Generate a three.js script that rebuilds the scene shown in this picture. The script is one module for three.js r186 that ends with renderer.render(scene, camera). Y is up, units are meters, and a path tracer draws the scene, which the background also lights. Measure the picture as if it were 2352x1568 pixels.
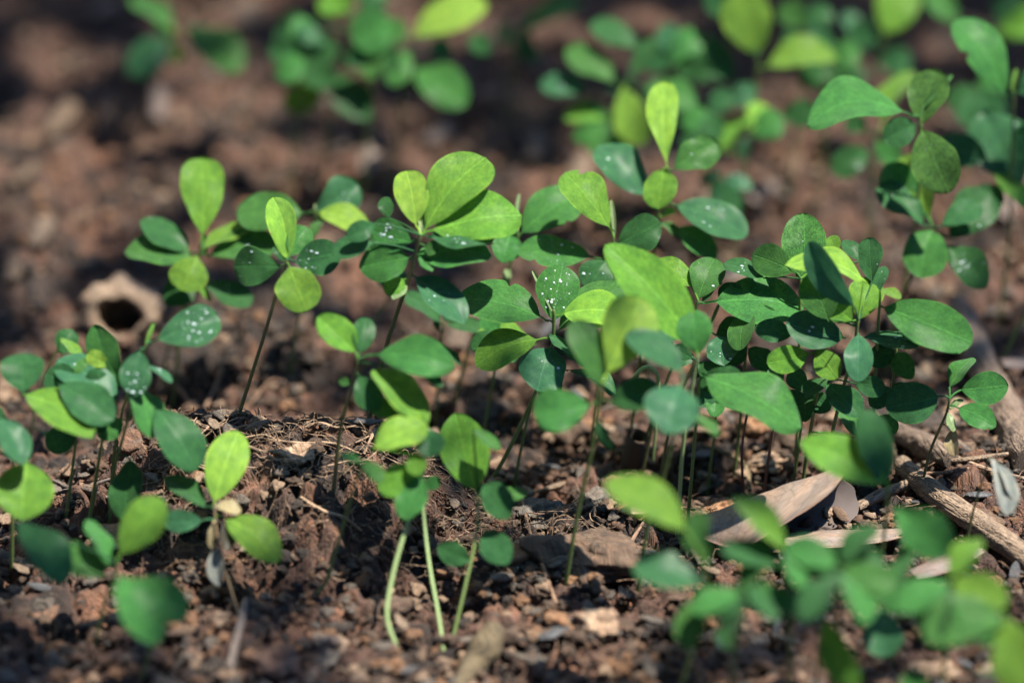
import * as THREE from 'three';
import { ImprovedNoise } from 'three/addons/math/ImprovedNoise.js';
import { mergeGeometries, mergeVertices } from 'three/addons/utils/BufferGeometryUtils.js';
import { Sky } from 'three/addons/objects/Sky.js';

// ---------------------------------------------------------------- camera, sky, sun, exposure
const scene = new THREE.Scene();
const PITCH = 30 * Math.PI / 180, FOCUS = 1.2, CAM_Y = 0.655;
const PX = 0.36 / 2352;                                   // metres per layout unit at the focus distance
const camera = new THREE.PerspectiveCamera(2 * Math.atan(784 * PX / FOCUS) * 180 / Math.PI, 1024 / 682, 0.02, 400);
camera.position.set(0, CAM_Y, 0);
camera.rotation.set(-PITCH, 0, 0);
camera.focus = 1.195;
camera.userData.fStop = 2.8;
camera.updateMatrixWorld();

const SUN = new THREE.Vector3(0.32, 0.92, 0.04).normalize();
const sky = new Sky();
sky.name = 'sky';
sky.userData.kind = 'structure';
sky.scale.setScalar(300);
sky.material.uniforms.sunPosition.value.copy(SUN);
sky.material.uniforms.turbidity.value = 10;
sky.material.uniforms.rayleigh.value = 0.35;
sky.material.uniforms.mieCoefficient.value = 0.004;
scene.add(sky);
scene.environmentIntensity = 0.1;

const sun = new THREE.DirectionalLight(0xfff5e6, 5.0);
sun.position.copy(SUN).multiplyScalar(3).add(new THREE.Vector3(0, 0, -1.1));
sun.target.position.set(0, 0, -1.1);
sun.castShadow = true;
sun.shadow.radius = 1.6;
sun.shadow.mapSize.set(4096, 4096);
Object.assign(sun.shadow.camera, { left: -1, right: 1, top: 1, bottom: -1, near: 0.1, far: 8 });
scene.add(sun, sun.target);

const renderer = new THREE.WebGLRenderer({ antialias: true });
renderer.toneMapping = THREE.LinearToneMapping;
renderer.toneMappingExposure = 3.35;
renderer.shadowMap.enabled = true;
renderer.setSize(1024, 682);

// ---------------------------------------------------------------- helpers
function rng(seed) { let a = seed >>> 0; return () => { a = (a + 0x6D2B79F5) >>> 0; let t = Math.imul(a ^ (a >>> 15), 1 | a); t = (t + Math.imul(t ^ (t >>> 7), 61 | t)) ^ t; return ((t ^ (t >>> 14)) >>> 0) / 4294967296; }; }
const R = rng(20240611);
const V = (x, y, z) => new THREE.Vector3(x, y, z);
const perlin = new ImprovedNoise();
const N3 = (x, y, z) => perlin.noise(x + 31.7, y + 17.3, z + 5.1);
function fbm(x, y, z, o = 4) { let s = 0, a = 0.5; for (let i = 0; i < o; i++) { s += a * N3(x, y, z); x *= 2.03; y *= 2.03; z *= 2.03; a *= 0.5; } return s; }
const clamp = (v, a, b) => Math.min(b, Math.max(a, v));
const sstep = (a, b, v) => { const t = clamp((v - a) / (b - a), 0, 1); return t * t * (3 - 2 * t); };
const lerp = (a, b, t) => a + (b - a) * t;

const FWD = V(0, -Math.sin(PITCH), -Math.cos(PITCH)), UP = V(0, Math.cos(PITCH), -Math.sin(PITCH));
const ray = (x, y) => { const tx = (x - 1176) * PX / FOCUS, ty = (784 - y) * PX / FOCUS; return V(tx, FWD.y + ty * UP.y, FWD.z + ty * UP.z); };
const atDepth = (x, y, d) => ray(x, y).multiplyScalar(d).add(camera.position);
const atPlane = (x, y, z) => { const r = ray(x, y); return r.multiplyScalar(z / r.z).add(camera.position); };
const depthOf = p => p.clone().sub(camera.position).dot(FWD);

// broad lie of the land: a bank of root-bound soil on the left, hollows behind it, gentle rolls everywhere
function lie(x, z) {
  const h = -z;
  const gx = sstep(-0.20, -0.105, x) * (1 - sstep(-0.055, 0.012, x));
  const wob = 0.006 * N3(x * 30, 1.5, 2.2) + 0.003 * N3(x * 90, 4.5, 2.2);
  const gz = sstep(0.955, 1.024, h + wob) * (1 - sstep(1.026, 1.062, h + wob));
  const m2 = 0.010 * Math.exp(-(((x - 0.03) / 0.035) ** 2) - (((h - 1.005) / 0.016) ** 2));
  const m3 = 0.012 * Math.exp(-(((x - 0.175) / 0.05) ** 2) - (((h - 1.03) / 0.03) ** 2));
  return 0.030 * gx * gz + m2 + m3 + 0.007 * N3(x * 9, 0.3, z * 9) + 0.009 * N3(x * 24, 7.3, z * 24) * (0.55 + 0.45 * sstep(1.06, 1.15, h)) + 0.004 * N3(x * 52, 5.3, z * 52);
}
function ground(x, y) {                                   // where a sight line meets the soil
  const r = ray(x, y); let d = 0.85, step = 0.002;
  for (; d < 3; d += step) { const px = r.x * d, py = CAM_Y + r.y * d, pz = r.z * d; if (py <= lie(px, pz)) break; }
  const pz = r.z * d, px = r.x * d; return V(px, lie(px, pz), pz);
}
const names = {};
function numbered(n) { names[n] = (names[n] ?? -1) + 1; return names[n] ? `${n}_${String(names[n]).padStart(3, '0')}` : n; }
function tag(o, label, category, group) { o.userData = { ...o.userData, label, category }; if (group) o.userData.group = group; return o; }
function mesh(name, g, m, parent) { const o = new THREE.Mesh(g, m); o.name = name; o.castShadow = o.receiveShadow = true; parent.add(o); return o; }
function single(name, g, m, label, category, group) { return tag(mesh(numbered(name), g, m, scene), label, category, group); }

function tube(pts, radii, seg, sides, rough = 0, cap = true) {
  const c = new THREE.CatmullRomCurve3(pts, false, 'centripetal'), P = [], U = [], I = [], fr = c.computeFrenetFrames(seg, false), L = c.getLength();
  for (let i = 0; i <= seg; i++) {
    const t = i / seg, p = c.getPointAt(t), k = t * (radii.length - 1), a = Math.floor(k), r0 = lerp(radii[a], radii[Math.min(a + 1, radii.length - 1)], k - a);
    for (let j = 0; j <= sides; j++) {
      const an = j / sides * Math.PI * 2, nx = fr.normals[i], bx = fr.binormals[i];
      const d = V(0, 0, 0).addScaledVector(nx, Math.cos(an)).addScaledVector(bx, Math.sin(an));
      const jj = an % (Math.PI * 2 - 1e-6);
      const r = r0 * (1 + rough * (1.6 * fbm(Math.cos(jj) * 1.3 + p.x * 60, Math.sin(jj) * 1.3, t * L * 120, 3)));
      const q = p.clone().addScaledVector(d, r); P.push(q.x, q.y, q.z); U.push(j / sides * r0 * 6.28, t * L);
    }
  }
  const w = sides + 1;
  for (let i = 0; i < seg; i++) for (let j = 0; j < sides; j++) { const a = i * w + j, b = a + 1, d = a + w, e = d + 1; I.push(a, b, d, b, e, d); }
  if (cap) for (const [i, f] of [[0, 1], [seg, 0]]) {
    const p = c.getPointAt(i / seg), n = P.length / 3; P.push(p.x, p.y, p.z); U.push(0, 0);
    for (let j = 0; j < sides; j++) f ? I.push(n, i * w + j + 1, i * w + j) : I.push(n, i * w + j, i * w + j + 1);
  }
  const g = new THREE.BufferGeometry(); g.setAttribute('position', new THREE.Float32BufferAttribute(P, 3)); g.setAttribute('uv', new THREE.Float32BufferAttribute(U, 2)); g.setIndex(I); g.computeVertexNormals(); return g;
}

// ---------------------------------------------------------------- procedural textures
function dataTex(w, h, fn, srgb, wrap = true) {
  const d = new Uint8Array(w * h * 4);
  for (let y = 0; y < h; y++) for (let x = 0; x < w; x++) { const c = fn(x / w, y / h), i = (y * w + x) * 4; for (let k = 0; k < 3; k++) d[i + k] = clamp(Math.round(c[k] * 255), 0, 255); d[i + 3] = 255; }
  const t = new THREE.DataTexture(d, w, h); t.magFilter = THREE.LinearFilter; t.minFilter = THREE.LinearMipmapLinearFilter; t.generateMipmaps = true;
  if (wrap) t.wrapS = t.wrapT = THREE.RepeatWrapping; if (srgb) t.colorSpace = THREE.SRGBColorSpace; t.needsUpdate = true; return t;
}
const tile = (x, y, f, z, o) => { const a = x * Math.PI * 2, b = y * Math.PI * 2; return fbm(Math.cos(a) * f + z, Math.sin(a) * f, Math.cos(b) * f + Math.sin(b) * f * 1.7, o); };
// leaf blade: u across (midrib at 0.5), v from stalk to tip
const CELL = (seed, n) => { const r = rng(seed), P = []; for (let i = 0; i < n; i++) P.push([r(), r()]); return P; };
function leafPattern(seed, strong) {
  const cells = CELL(seed, 420), grid = {};
  cells.forEach(c => { const k = Math.floor(c[0] * 16) + ',' + Math.floor(c[1] * 16); (grid[k] ??= []).push(c); });
  const vein = (x, y) => {
    const s = Math.abs(x - 0.5) * 2, mid = Math.exp(-((s / 0.030) ** 2));
    const q = (y - s * 0.32) * 9 + 0.35 * Math.sin(s * 5 + seed) + (x > 0.5 ? 0.45 : 0) + 0.25 * N3(x * 5, y * 5, seed);
    const side = Math.exp(-(((((q % 1) + 1) % 1 - 0.5) / 0.075) ** 2)) * (1 - 0.6 * s);
    return [mid, side];
  };
  const cellEdge = (x, y) => {
    let a = 9, b = 9; const gx = Math.floor(x * 16), gy = Math.floor(y * 16);
    for (let i = -1; i <= 1; i++) for (let j = -1; j <= 1; j++) for (const c of grid[(gx + i) + ',' + (gy + j)] ?? []) { const d = Math.hypot(c[0] - x, (c[1] - y)); if (d < a) { b = a; a = d; } else if (d < b) b = d; }
    return 1 - sstep(0.0, 0.016, b - a);
  };
  const col = dataTex(256, 384, (x, y) => {
    const [m, s] = vein(x, y), e = cellEdge(x, y), n = fbm(x * 5, y * 7, seed * 3.1, 4), f = fbm(x * 40, y * 60, seed, 2);
    const rim = sstep(0.90, 0.98, Math.abs(x - 0.5) * 2); const v = 0.74 + 0.10 * rim + 0.15 * n + 0.07 * f - strong * 0.10 * e - strong * 0.06 * s;
    return [clamp(v * (1 + 0.10 * n + 0.06 * strong + 0.1 * rim) + 0.15 * m, 0, 1), clamp(v * 1.02 + 0.13 * m, 0, 1), clamp(v * (0.97 - 0.10 * n) + 0.13 * m, 0, 1)];
  }, true, false);
  const bump = dataTex(256, 384, (x, y) => { const [m, s] = vein(x, y), e = cellEdge(x, y), v = 0.6 - 0.28 * m - 0.13 * s - 0.06 * e + 0.12 * fbm(x * 9, y * 12, seed + 9, 3); return [v, v, v]; }, false, false);
  return { col, bump };
}
const PAT = [leafPattern(1, 0.5), leafPattern(2, 1.0), leafPattern(3, 1.7)];
const soilTex = dataTex(512, 512, (x, y) => {
  const n = tile(x, y, 3, 1.3, 5), f = tile(x, y, 11, 4.2, 3), s = tile(x, y, 22, 8.8, 2), v = 0.74 + 0.36 * n + 0.28 * f + 0.20 * s, w = tile(x, y, 6, 12.8, 3);
  return [v * (1.0 + 0.12 * w), v * (0.98 - 0.02 * w), v * (0.95 - 0.10 * w)];
}, true);
const soilBump = dataTex(512, 512, (x, y) => { const v = 0.5 + 0.5 * tile(x, y, 8, 2.2, 4) + 0.35 * tile(x, y, 20, 6.2, 3); return [v, v, v]; }, false);
const barkTex = dataTex(256, 512, (x, y) => { const n = tile(x, y * 0.5, 5, 2.2, 4), st = fbm(x * 18, y * 7, 3.3, 3), k = sstep(0.12, 0.3, tile(x, y, 9, 7.7, 3)), v = (0.78 + 0.34 * n + 0.26 * st) * (1 - 0.55 * k); return [v, v * (0.97 + 0.05 * n), v * (0.94 + 0.08 * n)]; }, true);
const barkBump = dataTex(256, 512, (x, y) => { const v = 0.5 + 0.6 * fbm(x * 26, y * 5, 3.3, 3) + 0.4 * tile(x, y, 9, 1.2, 3); return [v, v, v]; }, false);
const rep = (t, u, v) => { const c = t.clone(); c.repeat.set(u, v); c.needsUpdate = true; return c; };
const soilT = rep(soilTex, 22, 22), soilB = rep(soilBump, 22, 22), barkT = rep(barkTex, 30, 18), barkB = rep(barkBump, 30, 18);

// ---------------------------------------------------------------- materials
const lin = (r, g, b) => new THREE.Color().setRGB(r, g, b);
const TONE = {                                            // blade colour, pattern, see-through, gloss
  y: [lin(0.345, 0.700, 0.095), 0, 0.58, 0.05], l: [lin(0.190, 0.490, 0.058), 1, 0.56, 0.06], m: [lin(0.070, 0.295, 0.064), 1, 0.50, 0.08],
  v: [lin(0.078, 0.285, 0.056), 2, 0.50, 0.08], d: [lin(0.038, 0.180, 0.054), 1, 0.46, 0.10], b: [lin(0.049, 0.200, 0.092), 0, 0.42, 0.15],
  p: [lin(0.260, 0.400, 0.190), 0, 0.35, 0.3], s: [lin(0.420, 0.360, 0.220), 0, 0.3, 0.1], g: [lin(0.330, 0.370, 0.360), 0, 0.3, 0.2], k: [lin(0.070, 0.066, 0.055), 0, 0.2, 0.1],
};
const leafMats = {};
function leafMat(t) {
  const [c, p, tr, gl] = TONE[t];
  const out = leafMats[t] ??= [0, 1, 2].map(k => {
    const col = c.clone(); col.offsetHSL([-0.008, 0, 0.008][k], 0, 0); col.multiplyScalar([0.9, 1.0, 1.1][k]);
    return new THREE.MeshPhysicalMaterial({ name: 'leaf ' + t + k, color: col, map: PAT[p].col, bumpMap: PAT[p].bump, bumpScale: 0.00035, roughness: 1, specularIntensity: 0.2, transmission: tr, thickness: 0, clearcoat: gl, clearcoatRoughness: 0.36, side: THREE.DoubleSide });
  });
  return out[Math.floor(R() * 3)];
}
const stemMats = { g: lin(0.085, 0.130, 0.030), o: lin(0.075, 0.080, 0.026), p: lin(0.190, 0.270, 0.100), r: lin(0.085, 0.038, 0.024), n: lin(0.10, 0.068, 0.03) };
for (const k in stemMats) stemMats[k] = new THREE.MeshPhysicalMaterial({ name: 'stem ' + k, color: stemMats[k], roughness: 0.62, clearcoat: 0.15, clearcoatRoughness: 0.4, bumpMap: soilB, bumpScale: 0.0002 });
const dropMat = new THREE.MeshPhysicalMaterial({ name: 'droplet', color: lin(0.75, 0.82, 0.82), roughness: 0.10, transmission: 0.6, thickness: 0, clearcoat: 1, clearcoatRoughness: 0.04 });
const crustMat = new THREE.MeshStandardMaterial({ name: 'dried crust', color: lin(0.24, 0.32, 0.31), roughness: 0.4 });

// ---------------------------------------------------------------- ground
{
  const line = (a, b, n) => Array.from({ length: n }, (_, i) => lerp(a, b, i / n));
  const far = (a, b, n) => Array.from({ length: n }, (_, i) => a + (b - a) * Math.pow(i / n, 3.2));
  const xs = [...far(-0.85, -60, 26).slice(1).reverse(), ...line(-0.85, -0.30, 75), -0.30, ...line(-0.30, -0.19, 56).slice(1), ...line(-0.19, 0.19, 460), ...line(0.19, 0.30, 56), ...line(0.30, 0.85, 75), ...far(0.85, 60, 27)];
  const hs = [...far(0.30, -30, 22).slice(1).reverse(), ...line(0.30, 0.86, 75), ...line(0.86, 1.11, 320), ...line(1.11, 1.30, 120), ...line(1.30, 1.75, 130), ...line(1.75, 2.4, 85), ...far(2.4, 90, 30)];
  const nx = xs.length, nz = hs.length, P = new Float32Array(nx * nz * 3), C = new Float32Array(nx * nz * 3), U = new Float32Array(nx * nz * 2), I = [];
  for (let j = 0; j < nz; j++) for (let i = 0; i < nx; i++) {
    const x = xs[i], h = hs[j], z = -h, k = j * nx + i;
    const near = 1 - sstep(0.75, 1.35, Math.hypot(x, h - 1.3));
    let y = lie(x, z);
    if (near > 0) {
      const a = fbm(x * 55, 3, z * 55, 5), b = Math.pow(1 - Math.abs(N3(x * 95, 9, z * 95)), 5), c = fbm(x * 320, 2, z * 320, 2);
      y += near * (0.0100 * a - 0.0068 * b + 0.0034 * (Math.abs(N3(x * 210, 19, z * 210)) - 0.2) + 0.0028 * c);
    }
    P.set([x, y, z], k * 3); U.set([x, z], k * 2);
    const n1 = fbm(x * 26, 12, z * 26, 4), n2 = fbm(x * 120, 22, z * 120, 3), hum = lerp(0.6, sstep(-0.06, 0.16, fbm(x * 30 + 9, 41, z * 30, 4)), near), och = near * sstep(0.05, 0.3, fbm(x * 60, 61, z * 60, 3));
    const v = 0.78 * (1 + near * (0.8 * n1 + 0.85 * n2));
    C.set([lerp(lerp(0.160, 0.046, hum), 0.30, och * 0.6) * v, lerp(lerp(0.083, 0.031, hum), 0.146, och * 0.6) * v, lerp(lerp(0.056, 0.025, hum), 0.083, och * 0.6) * v], k * 3);
  }
  for (let j = 0; j < nz - 1; j++) for (let i = 0; i < nx - 1; i++) { const a = j * nx + i, b = a + 1, c = a + nx, d = c + 1; I.push(a, b, c, b, d, c); }
  const g = new THREE.BufferGeometry(); g.setAttribute('position', new THREE.BufferAttribute(P, 3)); g.setAttribute('color', new THREE.BufferAttribute(C, 3)); g.setAttribute('uv', new THREE.BufferAttribute(U, 2)); g.setIndex(I); g.computeVertexNormals();
  const o = mesh('ground', g, new THREE.MeshStandardMaterial({ name: 'forest soil', vertexColors: true, map: soilT, bumpMap: soilB, bumpScale: 0.0016, roughness: 0.95 }), scene);
  o.userData.kind = 'structure';
}

// labels of scattered pieces: kind, part of the view, and place among their like there, left to right
const strewn = [];
const ORD = 'first second third fourth fifth sixth seventh eighth ninth tenth eleventh twelfth thirteenth fourteenth fifteenth sixteenth seventeenth eighteenth nineteenth twentieth'.split(' ');
function nameStrewn() {
  const zones = {};
  for (const e of strewn) {
    const v = e.o.userData.at ?? e.o.position, r = v.clone().sub(camera.position), d = r.dot(FWD), X = 1176 + r.x / d * FOCUS / PX, Y = 784 - r.dot(UP) / d * FOCUS / PX; delete e.o.userData.at;
    const row = Y > 1330 ? 'near the lower edge' : Y > 1080 ? 'in the near ground' : Y > 780 ? 'in the middle ground' : Y > 380 ? 'in the blurred ground' : 'in the far blur';
    const col = X < 470 ? 'at far left' : X < 940 ? 'left of centre' : X < 1410 ? 'at centre' : X < 1880 ? 'right of centre' : 'at far right';
    const key = `${e.kind} ${row} ${col}`; e.x = X; (zones[key] ??= []).push(e);
  }
  for (const k in zones) { const z = zones[k].sort((a, b) => a.x - b.x); z.forEach((e, i) => { e.o.userData.label = z.length === 1 ? `${k}, the only one there` : `${k}, ${ORD[Math.min(i, 19)]} from left`; }); }
}
// ---------------------------------------------------------------- clods, stones, chips
function lump(seed, detail, flat, amp, sharp = 0) {
  let g = new THREE.IcosahedronGeometry(1, detail); g.deleteAttribute('normal'); g.deleteAttribute('uv'); g = mergeVertices(g, 1e-4);
  const p = g.attributes.position, U = [];
  const r = rng(seed), cuts = Array.from({ length: sharp }, () => [V(r() - 0.5, r() - 0.5, r() - 0.5).normalize(), 0.62 + 0.3 * r()]);
  for (let i = 0; i < p.count; i++) {
    const v = V().fromBufferAttribute(p, i);
    for (const [n, d] of cuts) { const k = v.dot(n) - d; if (k > 0) v.addScaledVector(n, -k * 0.92); }
    v.multiplyScalar(1 + amp * (fbm(v.x * 1.2 + seed * 3, v.y * 1.2, v.z * 1.2, 5) * 1.8));
    v.y *= flat; p.setXYZ(i, v.x, v.y, v.z); U.push(v.x * 0.008 + v.y * 0.003, v.z * 0.008 + v.y * 0.006);
  }
  g.setAttribute('uv', new THREE.Float32BufferAttribute(U, 2)); g.computeVertexNormals(); return g;
}
const soilMat = (name, r, g, b, rough = 0.92) => new THREE.MeshStandardMaterial({ name, color: lin(r, g, b), map: soilT, bumpMap: soilB, bumpScale: 0.0009, roughness: rough });
const CL = [soilMat('red clod', 0.165, 0.092, 0.058), soilMat('brown clod', 0.115, 0.075, 0.050), soilMat('pale clod', 0.36, 0.255, 0.175), soilMat('dark clod', 0.05, 0.037, 0.029), soilMat('ochre clod', 0.27, 0.145, 0.074), soilMat('grey stone', 0.135, 0.115, 0.095, 0.8)];
const LUMP = [1, 2, 3, 4, 5, 6].map(s => lump(s, 4, 0.5 + 0.06 * s, 0.75, 7));
const BIG = [11, 12, 13, 14].map(s => lump(s, 11, 0.7, 0.62, 9));
const CRUMB = [21, 22, 23].map(s => lump(s, 2, 0.62, 0.75, 6));
const dummy = new THREE.Object3D();
function placeLump(o, p, s, sink = 0.35) { o.position.copy(p); o.scale.set(s * (0.85 + 0.4 * R()), s, s * (0.8 + 0.4 * R())); o.rotation.set((R() - 0.5) * 0.9, R() * 6.28, (R() - 0.5) * 0.9); o.position.y += s * (0.45 - sink); }
{ // fine crumbs: nobody could count these
  for (let k = 0; k < 6; k++) {
    const n = 5200, im = new THREE.InstancedMesh(CRUMB[k % 3], CL[k], n); let i = 0;
    while (i < n) {
      const h = 0.87 + 0.72 * Math.pow(R(), 1.5), x = (R() - 0.5) * 0.52 * h / 1.1, z = -h;
      if (fbm(x * 18, k * 3.3, z * 18, 2) < -0.10 + 0.18 * (R() - 0.5)) continue;
      const s = 0.0005 + 0.0026 * Math.pow(R(), 5);
      placeLump(dummy, V(x, lie(x, z), z), s, 0.25); dummy.updateMatrix(); im.setMatrixAt(i++, dummy.matrix);
    }
    im.name = numbered('soil_crumbs'); im.castShadow = im.receiveShadow = true;
    im.userData = { kind: 'stuff', label: ['fine reddish soil crumbs strewn over the ground', 'fine brown soil crumbs strewn over the ground', 'fine pale soil crumbs strewn over the ground', 'fine dark humus crumbs strewn over the ground', 'fine ochre soil crumbs strewn over the ground', 'fine grey grit strewn over the ground'][k], category: 'soil' };
    scene.add(im);
  }
}
{ // clods one can tell apart
  const tones = ['reddish', 'brown', 'pale tan', 'dark', 'ochre', 'greyish'];
  let n = 0;
  while (n < 210) {
    const h = 0.88 + 0.66 * Math.pow(R(), 1.7), x = (R() - 0.5) * 0.40 * h / 1.1, z = -h;
    if (fbm(x * 14, 8.8, z * 14, 2) < -0.12) continue;
    const k = h > 1.12 ? [0, 1, 3, 1][Math.floor(R() * 4)] : [0, 1, 2, 3, 4, 5, 0, 1, 2][Math.floor(R() * 9)], s = 0.0024 + 0.0052 * Math.pow(R(), 2.6);
    const o = single('soil_clod', LUMP[Math.floor(R() * 6)], CL[k], `small ${tones[k]} clod of crumbly soil lying among the litter`, 'clod', `loose ${tones[k]} soil clods`);
    placeLump(o, V(x, lie(x, z), z), s, 0.6); strewn.push({ o, kind: `small ${tones[k]} clod` }); n++;
  }
}
function bigClod(name, x0, x1, y0, y1, mat, g, label, category, squash = 1) {
  const p = ground((x0 + x1) / 2, y1 - (y1 - y0) * 0.35), d = depthOf(p), w = (x1 - x0) * PX * d / FOCUS / 2, hh = (y1 - y0) * PX * d / FOCUS / 2;
  const o = single(name, BIG[g], mat, label, category);
  o.position.copy(p); o.position.y += hh * 0.15; o.scale.set(w * 1.05, hh * 1.15 * squash, w * 0.8); o.rotation.y = (R() - 0.5) * 0.6; return o;
}
bigClod('soil_clod', 1237, 1480, 1205, 1325, CL[1], 0, 'large brown slab of hard soil behind the thin bare stem', 'clod');
bigClod('stone', 1168, 1280, 1138, 1210, CL[5], 1, 'grey brown stone half buried at the edge of the root mat', 'stone');
bigClod('stone', 1318, 1418, 1388, 1468, CL[2], 2, 'beige angular stone in front of the large brown slab', 'stone');
bigClod('stone', 1592, 1660, 1076, 1132, CL[5], 3, 'angular olive brown stone between the dark red stems', 'stone');
bigClod('soil_clod', 1612, 1690, 1138, 1196, CL[4], 1, 'rough ochre chunk of soil beside the curled dead leaf', 'clod');
bigClod('soil_clod', 704, 802, 1436, 1512, CL[2], 3, 'pale tan chunk of soil left of the two bare green stems', 'clod');
bigClod('soil_clod', 625, 715, 1015, 1065, CL[2], 2, 'pale tan lump set in the top of the root bank', 'clod');
bigClod('soil_clod', 215, 345, 1205, 1250, CL[2], 0, 'flat tan lump below the leftmost seedlings', 'clod');
bigClod('soil_clod', 385, 440, 1245, 1300, CL[0], 1, 'round reddish lump behind the dried grey petals', 'clod');
bigClod('soil_clod', 560, 680, 1470, 1560, CL[0], 2, 'broad reddish clod at the lower edge beside the grey twig', 'clod');
bigClod('soil_clod', 1670, 1780, 1470, 1545, CL[0], 0, 'dark reddish clod at the lower edge under the blurred leaves', 'clod');
bigClod('soil_clod', 1690, 1760, 945, 1010, CL[4], 2, 'ochre lump behind the red stems', 'clod');
bigClod('soil_clod', 1590, 1680, 930, 1000, CL[0], 3, 'hollowed reddish lump behind the round blue green leaf', 'clod');
bigClod('stone', 1720, 1800, 1040, 1085, CL[2], 1, 'small pale stone between the two red stems', 'stone');
bigClod('soil_clod', 1240, 1330, 1400, 1460, CL[4], 3, 'orange crumbly soil lump left of the beige stone', 'clod');

// chips and seed husks
const chipGeo = [31, 32, 33].map(s => { const g = lump(s, 3, 0.22, 0.3, 2); g.scale(1, 1, 0.38); return g; });
const CH = [soilMat('pale chip', 0.36, 0.27, 0.19, 0.7), soilMat('grey chip', 0.21, 0.18, 0.145, 0.7), soilMat('brown chip', 0.21, 0.135, 0.085, 0.7), soilMat('slate chip', 0.13, 0.14, 0.155, 0.6)];
{
  let n = 0; const t = ['pale straw', 'grey', 'brown', 'slate grey'];
  while (n < 190) {
    const h = 0.885 + 0.30 * Math.pow(R(), 1.2), x = R() < 0.7 ? 0.01 + 0.17 * R() : -0.18 + 0.2 * R(), z = -h, k = [0, 0, 1, 1, 2, 2, 3][Math.floor(R() * 7)];
    const o = single('seed_husk', chipGeo[Math.floor(R() * 3)], CH[k], `thin ${t[k]} husk sliver lying flat in the litter`, 'husk', `${t[k]} husk slivers in the litter`);
    const s = 0.0028 + 0.0034 * R(); o.position.set(x, lie(x, z) + 0.0022, z); o.scale.setScalar(s); o.rotation.set((R() - 0.5) * 0.7, R() * 6.28, (R() - 0.5) * 0.7); strewn.push({ o, kind: `thin ${t[k]} husk sliver` }); n++;
  }
}

// ---------------------------------------------------------------- sticks, roots, dead leaves
const barkMat = (name, r, g, b) => new THREE.MeshStandardMaterial({ name, color: lin(r, g, b), map: barkT, bumpMap: barkB, bumpScale: 0.0012, roughness: 0.85 });
const BK = { log: barkMat('grey brown bark', 0.19, 0.142, 0.105), pale: barkMat('peeled wood', 0.26, 0.195, 0.135), dark: barkMat('dark bark', 0.13, 0.095, 0.07), root: barkMat('root skin', 0.25, 0.16, 0.105), fibre: barkMat('dry root fibre', 0.32, 0.23, 0.155), grey: barkMat('weathered twig', 0.15, 0.125, 0.11), olive: barkMat('dry stalk', 0.15, 0.12, 0.065) };
// pts: [x, y, lift in units] along the ground
function lying(pts) { return pts.map(([x, y, up = 0]) => { const p = ground(x, y); p.y += up * PX; return p; }); }
function stick(name, pts, wid, mat, label, category, o = {}) {
  return single(name, tube(lying(pts), wid.map(w => w * PX / 2), o.seg ?? 40, o.sides ?? 18, o.rough ?? 0.25), mat, label, category, o.group);
}
stick('branch', [[2196, 745, 45], [2245, 850, 35], [2300, 955, 28], [2372, 1090, 25]], [62, 80, 84, 90], BK.log, 'thick grey brown branch leaning at the right edge under the leaves', 'branch', { seg: 90, sides: 40, rough: 0.22 });
stick('branch', [[2068, 1085, 22], [2130, 1140, 22], [2240, 1225, 20], [2375, 1310, 20]], [40, 52, 56, 60], BK.pale, 'peeled tan stick lying towards the lower right corner', 'branch', { seg: 80, sides: 32, rough: 0.16 });
stick('branch', [[2040, 1000, 18], [2100, 1030, 18], [2185, 1068, 12]], [44, 58, 40], BK.log, 'short stub of rough bark below the pale drooping husk', 'branch', { seg: 50, sides: 30, rough: 0.3 });
stick('branch', [[1968, 1178, 12], [2030, 1150, 14], [2090, 1122, 12]], [22, 26, 24], BK.pale, 'thin pale stick end beside the opening of the curled leaf', 'branch', { rough: 0.2 });
stick('stick', [[2120, 1075, 10], [2220, 1065, 10], [2370, 1045, 10]], [10, 12, 9], BK.pale, 'thin pale twig crossing the soil at the right edge', 'twig', { rough: 0.3 });
stick('twig', [[566, 1385, 8], [550, 1450, 8], [524, 1550, 8]], [18, 20, 20], BK.grey, 'straight grey twig on the soil near the lower left', 'twig', { rough: 0.25 });
stick('twig', [[120, 1112, 8], [180, 1128, 6], [262, 1108, 10]], [9, 10, 8], BK.grey, 'grey twig crossing the soil behind the leftmost seedlings', 'twig', { rough: 0.35 });
stick('twig', [[118, 1142, 6], [190, 1132, 8], [255, 1152, 5]], [10, 9, 7], BK.grey, 'second grey twig just below the one at the left', 'twig', { rough: 0.35 });
stick('root', [[520, 848, 60], [505, 900, 40], [470, 952, 8]], [5, 7, 9], BK.root, 'stiff pale root standing up from the top of the bank', 'root');
stick('root', [[600, 1015, 6], [690, 1030, 12], [760, 1030, 10], [830, 1050, 4]], [5, 7, 6, 4], BK.fibre, 'long pale root lying across the face of the bank', 'root');
stick('root', [[835, 1050, 4], [860, 1010, 18], [895, 985, 34], [915, 955, 50]], [7, 7, 6, 4], BK.fibre, 'pale root curling up off the right end of the bank', 'root');
stick('root', [[560, 955, 4], [600, 925, 26], [625, 905, 40], [655, 908, 30]], [6, 7, 6, 4], BK.root, 'kinked brown root poking up behind the crest of the bank', 'root');
stick('root', [[690, 1150, 4], [740, 1185, 12], [790, 1205, 10], [830, 1230, 3]], [8, 10, 9, 5], BK.fibre, 'pale split root low on the face of the bank', 'root');
stick('root', [[335, 890, 12], [400, 905, 14], [445, 945, 4]], [8, 9, 8], BK.root, 'reddish root arching over the left end of the bank', 'root');
stick('root', [[1196, 1150, 30], [1215, 1230, 14], [1250, 1320, 10], [1278, 1395, 5]], [7, 8, 9, 8], BK.root, 'thin brown rootlet running down past the stone', 'root');
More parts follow.
